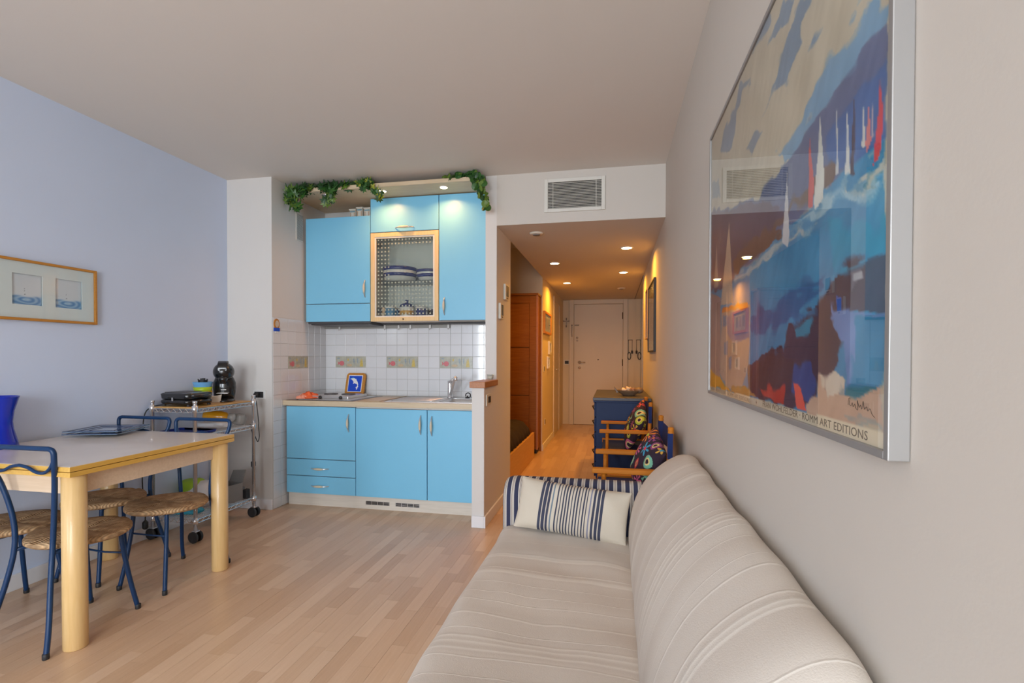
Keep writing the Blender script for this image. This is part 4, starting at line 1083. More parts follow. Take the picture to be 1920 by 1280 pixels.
# ================================================================== LEFT WALL PICTURE
wp = thing('framed_print', 'wooden framed row of water drop photographs on the left wall', 'picture', (-3.12, 2.06, 1.44))
qy0, qy1, qz0, qz1 = 1.585, 2.532, 1.440, 1.768
XW = XL+.001; fd = .026
build('frame', MB().box(XW, XW+fd, qy0, qy0+.014, qz0, qz1).box(XW, XW+fd, qy1-.014, qy1, qz0, qz1).box(XW, XW+fd, qy0+.014, qy1-.014, qz0, qz0+.014).box(XW, XW+fd, qy0+.014, qy1-.014, qz1-.014, qz1), 'frame_wood', wp, bevel=.002)
sq = [(1.670,1.815),(1.881,2.026),(2.092,2.237),(2.303,2.450)]; sz0, sz1 = 1.526, 1.690
mbm = MB(); cuts = [qy0+.014]+[v for s in sq for v in s]+[qy1-.014]
for i in range(0, len(cuts), 2): mbm.box(XW+.010, XW+.0145, cuts[i], cuts[i+1], qz0+.014, qz1-.014)
for a, b in sq: mbm.box(XW+.010, XW+.0145, a, b, qz0+.014, sz0).box(XW+.010, XW+.0145, a, b, sz1, qz1-.014)
build('mat_board', mbm, 'mat_board', wp)
build('pane', B(XW+.019, XW+.0205, qy0+.014, qy1-.014, qz0+.014, qz1-.014), 'picture_glass', wp)
for k, (a, b) in enumerate(sq):
    n = 44; U_, V_ = np.meshgrid(np.linspace(0,1,n+1), np.linspace(0,1,n+1))
    im = np.zeros(U_.shape+(3,)); im[:] = (200,206,212)
    r2 = np.hypot((U_-.44)*1.0, (V_-.17)*3.2); rip = .5+.5*np.sin(r2*22+1.5*np.sin(U_*7))*np.exp(-r2*1.1)
    line = .27+.02*np.sin(U_*9)
    wcol = np.stack([70+90*rip, 120+70*rip, 175+35*rip], -1)
    wm = 1/(1+np.exp((V_-line)*70)); im = im*(1-wm[..., None])+wcol*wm[..., None]
    for zz, rr_ in ((.34,.022),(.42,.012),(.48,.012)):
        if k % 2 == 0 and zz > .4: zz += .04
        dm = (np.hypot(U_-.44, V_-zz) < rr_)[..., None]; im = np.where(dm, np.array((70,80,95)), im)
    L2 = im/255; L2 = np.where(L2 <= .04045, L2/12.92, ((L2+.055)/1.055)**2.4)
    m = MB(); m.v = [(XW+.006, a+(b-a)*i/n, sz0+(sz1-sz0)*j/n) for j in range(n+1) for i in range(n+1)]
    m.f = [(j*(n+1)+i, j*(n+1)+i+1, (j+1)*(n+1)+i+1, (j+1)*(n+1)+i) for j in range(n) for i in range(n)]
    build('photo', m, 'water_print', wp, colors=('POINT', np.clip(L2*1.25, 0, .9).reshape(-1, 3)))
build('backing', B(XW, XW+.005, qy0+.014, qy1-.014, qz0+.014, qz1-.014), 'mat_board', wp)

# ================================================================== DINING TABLE
tb = thing('dining_table', 'square pale wooden extending table with round legs by left wall', 'table', (-2.65, 2.14, 0))
tx0, tx1, ty0, ty1 = -3.098, -2.205, 1.678, 2.603
for z0, z1 in ((.744,.764),(.7665,.7865)):
    lf = build('leaf', B(tx0, tx1, ty0, ty1, z0, z1), 'table_edge', tb, bevel=.0015)
build('surface', B(tx0+.004, tx1-.004, ty0+.004, ty1-.004, .7866, .7874), 'table_surface', tb)
for x in (-3.045, -2.257):
    for y in (1.735, 2.545):
        build('leg', MB().lathe([(.041,0),(.044,.004),(.044,.742),(.04,.744)], (x,y,0), 28), 'table_leg_wood', tb, smooth=True)
build('apron', MB().box(-2.284, -2.262, 1.779, 2.501, .655, .743), 'apron_wood', tb)
build('apron', MB().box(-3.04, -3.018, 1.779, 2.501, .655, .743), 'apron_wood', tb)
build('apron', MB().box(-3.001, -2.301, 1.742, 1.764, .655, .743), 'apron_wood', tb)
build('apron', MB().box(-3.001, -2.301, 2.516, 2.538, .655, .743), 'apron_wood', tb)

# ================================================================== CHAIRS
def make_chair():
    t = thing('dining_chair', 'x', 'chair', (0,0,0), 'blue tubular dining chairs with rush seats')
    # seat: slightly domed disc in four woven quarters
    loops = []
    def rad(a): return .206*(1+.020*math.cos(4*a))
    n = 48
    for r, z in ((.55,.412),(.94,.412),(1.0,.421),(1.0,.432),(.96,.441),(.80,.4435),(.5,.441),(.2,.4375),(.02,.436)):
        l = []
        for j in range(n):
            a = 2*math.pi*j/n; groove = .006*math.exp(-((math.sin(2*a-math.pi/2+math.pi/2))/.13)**2) if .15 < r < .97 and z > .43 else 0
            l.append((rad(a)*r*math.cos(a), rad(a)*r*.95*math.sin(a), z-groove))
        loops.append(l)
    o = build('seat', MB().loft(loops), 'rush', t, smooth=True)
    for j in range(4):
        pass
    P = cr([(-.160,-.265,.012),(-.148,-.245,.12),(-.118,-.215,.28),(-.103,-.195,.42),(-.112,-.195,.55),(-.145,-.215,.70),(-.182,-.243,.80),(-.190,-.250,.845)], 6)
    top = cr([(-.190,-.250,.845),(-.184,-.252,.860),(-.168,-.254,.866)], 4)
    path = P+top[1:]
    full = path+[Vector((-p.x, p.y, p.z)) for p in path[::-1]]
    build('back_frame', MB().tube(full, .0105, 10), 'navy_tube', t, smooth=True)
    cv = cr([(-.186,-.247,.825),(-.165,-.246,.785),(-.125,-.243,.762),(-.085,-.243,.765),(-.045,-.244,.782),(0,-.244,.790)], 5)
    build('back_rail', MB().tube(cv+[Vector((-p.x, p.y, p.z)) for p in cv[-2::-1]], .0068, 8), 'navy_tube', t, smooth=True)
    for s in (-1, 1):
        build('leg', MB().tube(cr([(s*.105,.105,.413),(s*.112,.115,.30),(s*.126,.135,.15),(s*.143,.158,.012)], 5), .0105, 10), 'navy_tube', t, smooth=True)
        build('bracket', MB().tube([(s*.103,-.195,.405),(s*.095,-.12,.405),(s*.105,.105,.405)], .0085, 8), 'navy_tube', t, smooth=True)
        build('foot_cap', MB().lathe([(.0115,0),(.0125,.003),(.0125,.022),(.0108,.024)], (s*.144,.159,0), 12), 'black_matte', t, smooth=True)
        build('foot_cap', MB().lathe([(.0115,0),(.0125,.003),(.0125,.022),(.0108,.024)], (s*.160,-.266,0), 12), 'black_matte', t, smooth=True)
    build('stretcher', MB().tube([(-.113,.117,.292),(0,.112,.288),(.113,.117,.292)], .0045, 6), 'navy_tube', t, smooth=True)
    build('crossbar', MB().tube([(-.105,.09,.404),(.105,.09,.404)], .0075, 6).tube([(-.100,-.10,.404),(.100,-.10,.404)], .0075, 6), 'navy_tube', t, smooth=True)
    return t
ch0 = make_chair()
spots = [(-2.445,1.905,0,'blue tubular chair with rush seat nearest the camera at table corner'),
         (-2.885,1.925,0,'blue tubular rush chair at the wall side, near table edge'),
         (-2.868,2.372,180,'blue tubular rush chair at the wall side, far table edge'),
         (-2.438,2.368,180,'blue tubular rush chair at the far right table corner')]
for i, (x, y, a, lb) in enumerate(spots):
    c = ch0 if i == 0 else dup(ch0)
    c.location = (x, y, 0); c.rotation_euler = (0, 0, R(a)); c['label'] = lb
    c['group'] = 'blue tubular dining chairs with rush seats'

# on the table
v = thing('glass_vase', 'cobalt blue flared glass vase at the table left end', 'vase', (-3.02, 1.955, .7876))
pv = [(.079,0),(.083,.004),(.078,.03),(.064,.09),(.060,.13),(.066,.185),(.084,.25),(.087,.258),(.084,.258),(.063,.185),(.057,.13),(.061,.09),(.074,.03),(.07,.012)]
build('body', MB().lathe(pv, (-3.02,1.955,.7876), 40), 'glass_blue', v, smooth=True)
for k in range(2):
    z = .797+k*.015
    t = thing('glass_plate', ('lower' if k == 0 else 'upper')+' of two stacked square blue glass plates on the table', 'plate', (-2.945, 2.455, z-.008 if k == 0 else z-.006), 'square glass plates')
    M_ = Matrix.Translation((-2.945+.006*k, 2.455, z)) @ Matrix.Rotation(R(17), 4, 'Z')
    def sqr(h): return [(-h,-h),(h,-h),(h,h),(-h,h)]
    m = MB().loft([[(*p, -.001+.0) for p in sqr(.05)], [(*p, 0) for p in sqr(.085)], [(*p, .006) for p in sqr(.146)], [(*p, .010) for p in sqr(.146)], [(*p, .004) for p in sqr(.085)], [(*p, .003) for p in sqr(.05)]]).xf(M_)
    build('body', m, 'plate_teal', t)
    for h0, h1, zz in ((.134,.1462,.0112),(.100,.116,.0085),(.066,.078,.0058)):
        m = MB()
        for i in range(4):
            A = Matrix.Rotation(R(90*i), 4, 'Z')
            m.add([tuple(A @ Vector(p)) for p in ((-h1,-h1,zz),(h1,-h1,zz),(h0,-h0,zz-.001),(-h0,-h0,zz-.001),(-h1,-h1,zz-.002),(h1,-h1,zz-.002),(h0,-h0,zz-.003),(-h0,-h0,zz-.003))], [(0,1,2,3),(7,6,5,4),(0,4,5,1),(3,2,6,7)])
        build('ring', m.xf(M_), 'plate_navy', t)
    if k == 0: build('foot', MB().lathe([(.03,-.0085),(.034,-.004),(.04,-.001)], (-2.945,2.455,z), 16), 'plate_teal', t)
    else: build('foot', MB().lathe([(.03,-.0105),(.034,-.004),(.04,-.001)], (-2.939,2.455,z), 16), 'plate_teal', t)

# ================================================================== TROLLEY
tr = thing('wire_trolley', 'chrome wire kitchen trolley on castors in the left corner', 'trolley', (-2.91, 3.16, 0))
PX, PY = (-3.082, -2.742), (2.88, 3.44)
for x in PX:
    for y in PY:
        build('post', MB().lathe([(.0125,.079),(.0125,.935),(.0145,.936),(.0145,.946),(.004,.949)], (x,y,0), 14), 'chrome', tr, smooth=True)
        for za, zb_ in ((.868,.917),(.688,.727),(.122,.162)): build('collar', MB().lathe([(.0125,za),(.0175,za+.002),(.0190,zb_-.002),(.0125,zb_)], (x,y,0), 14), 'chrome', tr, smooth=True)
        cs = build('castor', MB().box(x-.018, x+.018, y-.020, y-.016, .022, .076).box(x-.018, x+.018, y+.016, y+.020, .022, .076).box(x-.018, x+.018, y-.020, y+.020, .070, .079), 'chrome', tr, bevel=.003)
        wh = MB()
        for sy in (-.0275, .0135):
            wh.loft([[(x+r*math.cos(2*math.pi*j/22), y+sy+dy, .0385+r*math.sin(2*math.pi*j/22)) for j in range(22)] for dy, r in ((0,.031),(.003,.0385),(.011,.0385),(.014,.031))])
        build('wheel', wh, 'black_matte', cs, smooth=False)
def wire_shelf(z, nw=18):
    m = MB(); x0, x1, y0, y1 = PX[0], PX[1], PY[0], PY[1]
    for zz in (z, z-.024):
        m.tube([(x0,y0,zz),(x1,y0,zz),(x1,y1,zz),(x0,y1,zz)], .0036, 6, closed=True)
    def zig(a, b, n):
        a, b = Vector(a), Vector(b); P = []
        for i in range(n+1): P.append(a+(b-a)*i/n+Vector((0,0,0 if i % 2 else -.024)))
        m.tube(P, .0027, 5)
    zig((x0,y0,z),(x1,y0,z),14); zig((x1,y0,z),(x1,y1,z),22); zig((x0,y1,z),(x1,y1,z),14); zig((x0,y0,z),(x0,y1,z),22)
    for i in range(1, nw): 
        x = x0+(x1-x0)*i/nw; m.tube([(x,y0,z+.001),(x,y1,z+.001)], .0016, 4)
    for i in range(1, 4):
        y = y0+(y1-y0)*i/4; m.tube([(x0,y,z-.003),(x1,y,z-.003)], .0026, 5)
    build('wire_shelf', m, 'chrome', tr)
wire_shelf(.893); wire_shelf(.712); wire_shelf(.148)
build('top_board', B(PX[0]+.016, PX[1]-.012, PY[0]+.004, PY[1]-.004, .8965, .9045), 'honey_wood', tr, bevel=.002)
ZB = .905
# contact grill
g = thing('contact_grill', 'black electric sandwich press at the trolley front', 'grill', (-2.93, 3.03, ZB))
MG = Matrix.Translation((-2.945, 3.025, ZB)) @ Matrix.Rotation(R(-6), 4, 'Z')
def slab(w, d, z0, z1, r, ins): return [[(p[0], p[1], z) for p in rrect(0, 0, w-2*i, d-2*i, r, 5)] for z, i in ((z0, ins), (z0+.006, .003), (z1-.010, 0), (z1-.002, .008), (z1, .022))]
build('base', MB().loft(slab(.265, .215, .010, .046, .035, .015)).xf(MG), 'black_plastic', g, smooth=True)
build('lid', MB().loft(slab(.265, .215, .048, .092, .035, .006)).xf(MG), 'black_plastic', g, smooth=True)
build('lid_plate', MB().loft([[(p[0]-.03, p[1], z) for p in rrect(0, 0, w, .17, .02, 4)] for z, w in ((.0915,.17),(.0945,.165))]).xf(MG), 'dark_grey', g)
build('handle', MB().tube(cr([(.10,-.075,.072),(.138,-.055,.072),(.152,0,.070),(.138,.055,.072),(.10,.075,.072)], 5), .0125, 10).tube(cr([(.10,-.075,.034),(.135,-.05,.034),(.146,0,.034),(.135,.05,.034),(.10,.075,.034)], 5), .0115, 10).xf(MG), 'black_plastic', g, smooth=True)
build('latch', MB().box(-.006, .006, -.1115, -.1065, .036, .060).xf(MG), 'steel', g, bevel=.001)
for sx in (-.11, .11):
    for sy in (-.08, .08): build('foot', MB().lathe([(.012,0),(.012,.012)], (sx,sy,0), 10).xf(MG), 'black_matte', g)
# nested cups with sachets
cpc = (-3.0, 3.225)
for i, (z, m_, lb) in enumerate(((0,'cup_yellow','yellow plastic cup, lowest of the nested stack on the trolley'), (.030,'cup_green','lime green plastic cup nested in the middle of stack'), (.060,'cup_blue','light blue plastic cup on top, holding black sachets'))):
    c = (*cpc, ZB+z)
    tag(build('plastic_cup', MB().lathe([(.042+.0,0),(.046,.004),(.058,.060),(.066,.088),(.067,.092),(.0645,.092),(.056,.060),(.042,.006)] if i == 2 else [(.038,.0),(.046,.004),(.058,.060),(.0635,.086),(.0610,.086),(.0565,.060),(.0445,.0075)], c, 26), m_, smooth=True), lb, 'cup', 'nested plastic cups')
rr = random.Random(4)
for k in range(6):
    a = k*1.05; x, y = cpc[0]+.030*math.cos(a), cpc[1]+.030*math.sin(a)
    tag(build('sachet', MB().bar((x*.5+cpc[0]*.5, y*.5+cpc[1]*.5, ZB+.085), (x, y, ZB+.168+.006*(k % 3)), .022, .004, (math.cos(a), math.sin(a), 0)), 'black_matte', bevel=.001), 'black sachet standing in the light blue cup', 'sachet', 'sachets in the blue cup')
def pap(u, v):
    a = -.9+1.5*u; return (-2.895+.05*math.sin(a)*1.0+.012*v, 3.175+.07*u, ZB+.001+.062*v-.012*v*math.sin(3*u))
pm = MB().grid(pap, 12, 6); o = tag(build('paper_sleeve', pm, 'paper_white', smooth=True), 'curled white paper sleeve beside the coffee machine', 'paper')
md = o.modifiers.new('solid', 'SOLIDIFY'); md.thickness = .002
# coffee machine
cm = thing('coffee_machine', 'glossy black capsule coffee machine with a round head on trolley', 'coffee machine', (-2.965, 3.35, ZB))
cx_, cy_ = -2.925, 3.345
MC = Matrix.Translation((cx_, cy_, 0)) @ Matrix.Rotation(R(34), 4, 'Z') @ Matrix.Translation((-cx_, -cy_, 0))
build('foot', MB().lathe([(.072,0),(.078,.006),(.074,.016),(.05,.022)], (cx_,cy_,ZB), 28, 1, 1.0).lathe([(.060,0),(.064,.006),(.060,.014),(.03,.016)], (cx_+.01,cy_-.06,ZB), 24).xf(MC), 'black_plastic', cm, smooth=True)
lo_ = []
for z, rx, ry, oy in ((.012,.066,.050,.045),(.05,.074,.056,.045),(.10,.080,.060,.045),(.14,.078,.058,.045),(.17,.066,.052,.042),(.19,.058,.05,.03)):
    lo_.append([(cx_+rx*math.cos(2*math.pi*j/28), cy_+oy+ry*math.sin(2*math.pi*j/28), ZB+z) for j in range(28)])
build('column', MB().loft(lo_).xf(MC), 'black_plastic', cm, smooth=True)
build('head', MB().ball((cx_,cy_+.005,ZB+.225), (.073,.078,.072), 28, 16).xf(MC), 'black_plastic', cm, smooth=True)
build('lever', MB().loft([[(cx_+p[0], cy_+y, ZB+z+p[1]) for p in rrect(0,0,w,.018,.008,4)] for y, z, w in ((-.060,.215,.050),(-.070,.245,.062),(-.055,.280,.070),(-.015,.300,.072),(.03,.295,.066),(.055,.270,.05))]).xf(MC), 'black_plastic', cm, smooth=True)
build('nozzle', MB().lathe([(.020,0),(.032,.03),(.036,.05)], (cx_,cy_-.035,ZB+.135), 18).xf(MC), 'black_plastic', cm, smooth=True)
build('cup_rest', MB().box(cx_-.04, cx_+.04, cy_-.085, cy_-.01, ZB+.062, ZB+.070).xf(MC), 'steel', cm, bevel=.003)
build('badge', MB().box(cx_-.018, cx_+.018, cy_-.0165, cy_-.0145, ZB+.085, ZB+.092).xf(MC), 'white_plastic', cm)
# socket with plug
so = thing('wall_socket', 'white socket plate with black plug on the white column', 'socket', (-2.83, 3.62, .903))
build('plate', B(-2.886, -2.772, 3.617, 3.6245, .900, .972), 'white_plastic', so, bevel=.002)
build('insert', B(-2.872, -2.792, 3.614, 3.6168, .912, .960), 'black_matte', so)
build('plug', MB().tube([(-2.842,3.6135,.936),(-2.842,3.585,.936)], [.021,.018], 16).tube([(-2.842,3.60,.936),(-2.842,3.575,.934)], .010, 10), 'black_matte', so, smooth=True)
tag(build('power_cord', MB().tube(cr([(-2.842,3.574,.934),(-2.80,3.545,.88),(-2.745,3.50,.74),(-2.725,3.475,.70),(-2.716,3.47,.62),(-2.735,3.475,.58),(-2.760,3.47,.64),(-2.79,3.46,.715),(-2.765,3.47,.60),(-2.760,3.468,.52),(-2.765,3.465,.42)], 6), .0032, 6).lathe([(.012,-.03),(.018,-.022),(.018,.012),(.006,.02)], (-2.765,3.465,.41), 12), 'black_matte', smooth=True), 'black cord looped around the far trolley post with plug', 'cord')
tag(build('power_cord', MB().tube(cr([(-3.06,3.00,.912),(-3.10,2.90,.90),(-3.110,2.845,.84),(-3.108,2.83,.62),(-3.112,2.83,.40),(-3.10,2.83,.26),(-3.085,2.825,.20),(-3.08,2.82,.14)], 6), .0035, 6).lathe([(.010,-.03),(.018,-.02),(.018,.016),(.006,.03)], (-3.08,2.82,.115), 12), 'black_matte', smooth=True), 'black power cord hanging down beside the near trolley post', 'cord')
# second shelf
tag(build('blue_tray', MB().loft([[(p[0], p[1], z) for p in rrect(-2.90, 2.99, w, .19, .02, 4)] for z, w in ((.7155,.26),(.718,.29),(.735,.31),(.735,.302),(.722,.28))]), 'tray_blue'), 'shallow cobalt blue tray on the middle trolley shelf', 'tray')
bo = thing('sauce_bottle', 'orange plastic bottle lying on the middle trolley shelf', 'bottle', (-2.9, 3.30, .745))
MBt = Matrix.Translation((-3.02, 3.26, .800)) @ Matrix.Rotation(R(14), 4, 'Z') @ Matrix.Rotation(R(94), 4, 'Y')
build('body', MB().lathe([(.030,0),(.042,.008),(.045,.05),(.045,.12),(.036,.16),(.02,.178)], (0,0,0), 22).xf(MBt), 'bottle_orange', bo, smooth=True)
build('cap', MB().lathe([(.018,.178),(.030,.184),(.030,.215),(.02,.225)], (0,0,0), 18).xf(MBt), 'bottle_clear', bo, smooth=True)
def blob(c, r, mat, name, seed, parent=None, amp=.35, n=30, m_=16):
    mm = MB(); loops = []
    for i in range(m_+1):
        a = -math.pi/2+math.pi*i/m_; q = max(math.cos(a), .03); l = []
        for j in range(n):
            b = 2*math.pi*j/n; sx, sy, sz = q*math.cos(b), q*math.sin(b), math.sin(a)
            d = 1+amp*(float(vnoise(np.array(sx*2.2+7+sz*1.3), np.array(sy*2.2+9-sz), seed))-.5)+amp*.5*(float(vnoise(np.array(sx*5+17), np.array(sy*5+19+sz*4), seed+1))-.5)
            pw = lambda v: math.copysign(abs(v)**.7, v)
            l.append((c[0]+r[0]*pw(sx)*d, c[1]+r[1]*pw(sy)*d, max(c[2]-r[2], c[2]+r[2]*pw(sz)*d)))
        loops.append(l)
    return build(name, mm.loft(loops), mat, parent, smooth=True)
tag(blob((-2.90, 3.21, .746), (.12,.07,.026), 'bag_white', 'plastic_bag', 3), 'crumpled white plastic bag under the orange bottle', 'bag')
tag(blob((-2.83, 3.385, .765), (.055,.04,.045), 'bottle_clear', 'clear_pouch', 13, amp=.25), 'clear plastic pouch beside the orange bottle cap', 'pouch')
# bottom shelf
gb = thing('detergent_bag', 'white and lime green bag standing on the bottom trolley shelf', 'bag', (-2.98, 3.12, .152))
blob((-2.965, 3.16, .245), (.105,.085,.092), 'bag_white', 'body', 21, gb, .15)
blob((-3.015, 3.145, .268), (.085,.07,.088), 'bag_green', 'top', 22, gb, .15)
tag(blob((-2.93, 2.985, .176), (.13,.055,.024), 'bag_teal', 'folded_bag', 25, amp=.2), 'teal and blue patterned folded bag on the bottom shelf', 'bag')
db = thing('open_carton', 'open grey carton with raised lid on the bottom trolley shelf', 'box', (-2.86, 3.31, .152))
MD = Matrix.Translation((-2.865, 3.31, .152)) @ Matrix.Rotation(R(-12), 4, 'Z')
build('body', MB().box(-.075,.075,-.07,-.066,0,.13).box(-.075,.075,.066,.07,0,.13).box(-.075,-.071,-.066,.066,0,.13).box(.071,.075,-.066,.066,0,.13).box(-.071,.071,-.066,.066,0,.004).xf(MD), 'box_grey', db)
build('lid', MB().prism([(-.071,0),(.075,0),(.085,.10),(-.05,.085)], 0, .004, 'y').xf(MD @ Matrix.Translation((0,.066,.13)) @ Matrix.Rotation(R(-14), 4, 'X')), 'box_grey', db)
build('label', MB().box(-.05,.05,-.0725,-.0702,.02,.10).xf(MD), 'white_plastic', db)
build('corner_tab', MB().box(.060,.0772,-.0735,-.071,.095,.125).xf(MD), 'bag_green', db)
tag(build('black_adapter', MB().box(-2.79,-2.755,3.375,3.415,.152,.225), 'black_matte', bevel=.005), 'small black adapter at the far bottom shelf corner', 'adapter')
tag(build('flat_grey_box', MB().box(-3.03,-2.81,3.395,3.43,.152,.232), 'box_grey', bevel=.004), 'flat grey box against the back of the bottom shelf', 'box')
# ================================================================== HALL LIGHTS
DL = [(.122,4.97,'recessed hall downlight nearest the room, right side'), (-.648,5.64,'recessed hall downlight nearest the room, left side'),
      (.120,6.40,'second recessed hall downlight along the right side'), (-.648,7.17,'second recessed hall downlight along the left side')]
for i, (x, y, lb) in enumerate(DL):
    t = thing('downlight', lb, 'light', (x, y, ZH-.008), 'hall downlights')
    build('ring', MB().lathe([(.062,0),(.062,-.004),(.050,-.007),(.050,-.001)], (x,y,ZH), 28), 'white_plastic', t, smooth=True)
    build('bulb', MB().lathe([(.049,-.003),(.049,-.0055),(.02,-.009),(.001,-.0095)], (x,y,ZH), 24), 'lamp_glow', t, smooth=True)
    area('hall_lamp', (x, y, ZH-.02), (0, 0, 0), .08, .08, 9.0, WARM, 'DISK', 165)
for (x, y, lb) in ((-.644,4.25,'round beige ceiling detector at the hall entrance'), (.117,7.87,'round beige ceiling detector near the entrance door')):
    t = thing('smoke_detector', lb, 'detector', (x, y, ZH-.012))
    build('base', MB().lathe([(.060,0),(.060,-.006),(.052,-.012),(.01,-.013)], (x,y,ZH), 24), 'cream_plastic', t, smooth=True)
    build('cap', MB().lathe([(.034,-.012),(.03,-.018),(.005,-.019)], (x,y,ZH), 20), 'box_grey', t, smooth=True)
# ================================================================== ENTRANCE DOOR
YD = YE-.001
dx0, dx1, dz1 = -.712, .170, 2.215
dr1 = struct(build('door_1', B(dx0, dx1, YD-.035, YD, .004, dz1), 'door_paint', bevel=.003))
fr = struct(build('trim_1', MB().box(dx0-.085, dx0-.004, YD-.05, YD, 0, dz1+.085).box(dx1+.004, dx1+.085, YD-.05, YD, 0, dz1+.085).box(dx0-.004, dx1+.004, YD-.05, YD, dz1+.004, dz1+.085), 'door_paint', bevel=.004))
hd = build('handle', MB().tube([(-.61,YD-.036,1.15),(-.61,YD-.085,1.15),(-.50,YD-.085,1.15)], .011, 8).tube([(-.61,YD-.036,1.15),(-.61,YD-.042,1.15)], .03, 16), 'chrome', dr1, smooth=True)
build('lock', MB().tube([(-.61,YD-.036,1.05),(-.61,YD-.046,1.05)], .024, 16), 'chrome', dr1, smooth=True)
build('upper_lock', MB().tube([(-.655,YD-.036,1.60),(-.655,YD-.05,1.60)], .020, 14).tube([(-.655,YD-.036,1.55),(-.655,YD-.05,1.55)], .016, 14), 'chrome', dr1, smooth=True)
build('spyhole', MB().tube([(-.27,YD-.036,1.20),(-.27,YD-.042,1.20)], .012, 12), 'brass_dark', dr1, smooth=True)
build('bolt', MB().box(-.700, -.620, YD-.046, YD-.036, 1.822, 1.845).box(-.765, -.735, YD-.06, YD-.051, 1.822, 1.845), 'brass_dark', dr1)
build('chain', MB().tube([(-.748,YD-.056,1.82),(-.752,YD-.056,1.72),(-.748,YD-.056,1.62)], .005, 6), 'brass_dark', dr1)
for z in (2.0, 1.15): build('hinge', MB().tube([(dx1-.004,YD-.042,z-.06),(dx1-.004,YD-.042,z+.06)], .008, 8), 'brass_dark', dr1, smooth=True)
cs = thing('crucifix', 'small dark wooden crucifix beside the entrance door', 'crucifix', (-.86, YD-.01, 1.80))
build('cross', MB().box(-.867,-.849,YD-.014,YD,1.80,1.975).box(-.915,-.801,YD-.014,YD,1.905,1.925), 'brass_dark', cs, bevel=.002)
build('figure', MB().box(-.863,-.853,YD-.022,YD-.0145,1.84,1.93).box(-.90,-.816,YD-.020,YD-.0145,1.915,1.924), 'cream_ceramic', cs, bevel=.002)
sw = thing('light_switch', 'switch plate with black buttons left of the entrance door', 'switch', (-.845, YD-.005, 1.11))
build('plate', B(-.905, -.785, YD-.008, YD, 1.105, 1.195), 'cream_plastic', sw, bevel=.002); build('buttons', B(-.882, -.812, YD-.012, YD-.0085, 1.12, 1.178), 'black_matte', sw)
rk = thing('key_rack', 'thin wall rack with two dark hanging loops beside entrance door', 'rack', (.29, YD-.01, 1.22))
build('bar', MB().tube([(.262,YD-.014,1.56),(.345,YD-.014,1.56)], .005, 6).tube([(.270,YD-.014,1.56),(.270,YD-.014,1.34)], .0035, 6), 'brass_dark', rk)
build('loop', MB().tube([(.285+.028*math.cos(a), YD-.016, 1.27+.065*math.sin(a)) for a in np.linspace(0, 2*math.pi, 20, endpoint=False)], .008, 6, closed=True), 'black_matte', rk, smooth=True)
build('pendant', MB().tube([(.335,YD-.014,1.56),(.335,YD-.014,1.37)], .0035, 6).lathe([(.01,-.03),(.016,-.02),(.016,.02),(.006,.03)], (.335,YD-.02,1.34), 10), 'black_matte', rk)
# mirror at the end of the hall, right side
mr = thing('wall_mirror', 'tall mirror panel on the right at the hall end', 'mirror', (.375, 8.0, .02))
build('glass', B(.3755, .3795, 6.70, 9.34, .09, 2.285), 'mirror_silver', mr); build('edge', MB().box(.372, .3795, 6.685, 6.70, .09, 2.297).box(.372, .3795, 6.70, 9.34, 2.285, 2.297), 'box_grey', mr)
# hall left door
dl = struct(build('door_2', B(-.9195, -.912, 7.92, 8.60, .004, 2.12), 'door_paint', bevel=.002))
struct(build('trim_2', MB().box(-.9195, -.902, 7.83, 7.918, 0, 2.20).box(-.9195, -.902, 8.602, 8.69, 0, 2.20).box(-.9195, -.902, 7.918, 8.602, 2.122, 2.20), 'door_paint', bevel=.003))
build('handle', MB().tube([(-.911,8.0,1.05),(-.87,8.0,1.05),(-.87,8.10,1.05)], .009, 8), 'chrome', dl, smooth=True)
# pictures in the hall
def small_frame(name, label, xw, sgn, y0, y1, z0, z1, fmat, w, panels, dep=.022):
    t = thing(name, label, 'picture', (xw, (y0+y1)/2, z0))
    a, b = (xw, xw+sgn*dep) if sgn > 0 else (xw-dep, xw)
    build('frame', MB().box(a,b,y0,y0+w,z0,z1).box(a,b,y1-w,y1,z0,z1).box(a,b,y0+w,y1-w,z0,z0+w).box(a,b,y0+w,y1-w,z1-w,z1), fmat, t, bevel=.002)
    c = (xw, xw+sgn*dep*.45) if sgn > 0 else (xw-dep*.45, xw)
    build('mount', B(c[0], c[1], y0+w, y1-w, z0+w, z1-w), 'mat_board', t)
    for (u0, u1, v0, v1, mt) in panels:
        Y0, Y1 = y0+w+(y1-y0-2*w)*u0, y0+w+(y1-y0-2*w)*u1; Z0, Z1 = z0+w+(z1-z0-2*w)*v0, z0+w+(z1-z0-2*w)*v1
        e = (c[1]+.0003, c[1]+.0012) if sgn > 0 else (c[0]-.0012, c[0]-.0003)
        build('image', B(e[0], e[1], Y0, Y1, Z0, Z1), mt, t)
    g_ = (xw+sgn*dep*.7, xw+sgn*dep*.76); build('pane', B(min(g_), max(g_), y0+w, y1-w, z0+w, z1-w), 'picture_glass', t)
    return t
small_frame('framed_print', 'wood-framed picture on the left hall wall by the wardrobe', -.9195, 1, 6.66, 7.38, 1.565, 1.865, 'frame_wood', .03, [(.15,.32,.2,.8,'motif_grey'),(.42,.58,.2,.8,'motif_shell'),(.68,.85,.2,.8,'motif_grey')], .03)
small_frame('framed_print', 'small white frame below the wood-framed picture, left hall wall', -.9195, 1, 7.22, 7.46, 1.285, 1.475, 'white_trim', .03, [(.15,.85,.15,.85,'motif_shell')])
small_frame('framed_print', 'lowest small white frame on the left hall wall', -.9195, 1, 7.08, 7.27, 1.085, 1.255, 'white_trim', .025, [(.15,.85,.15,.85,'motif_grey')])
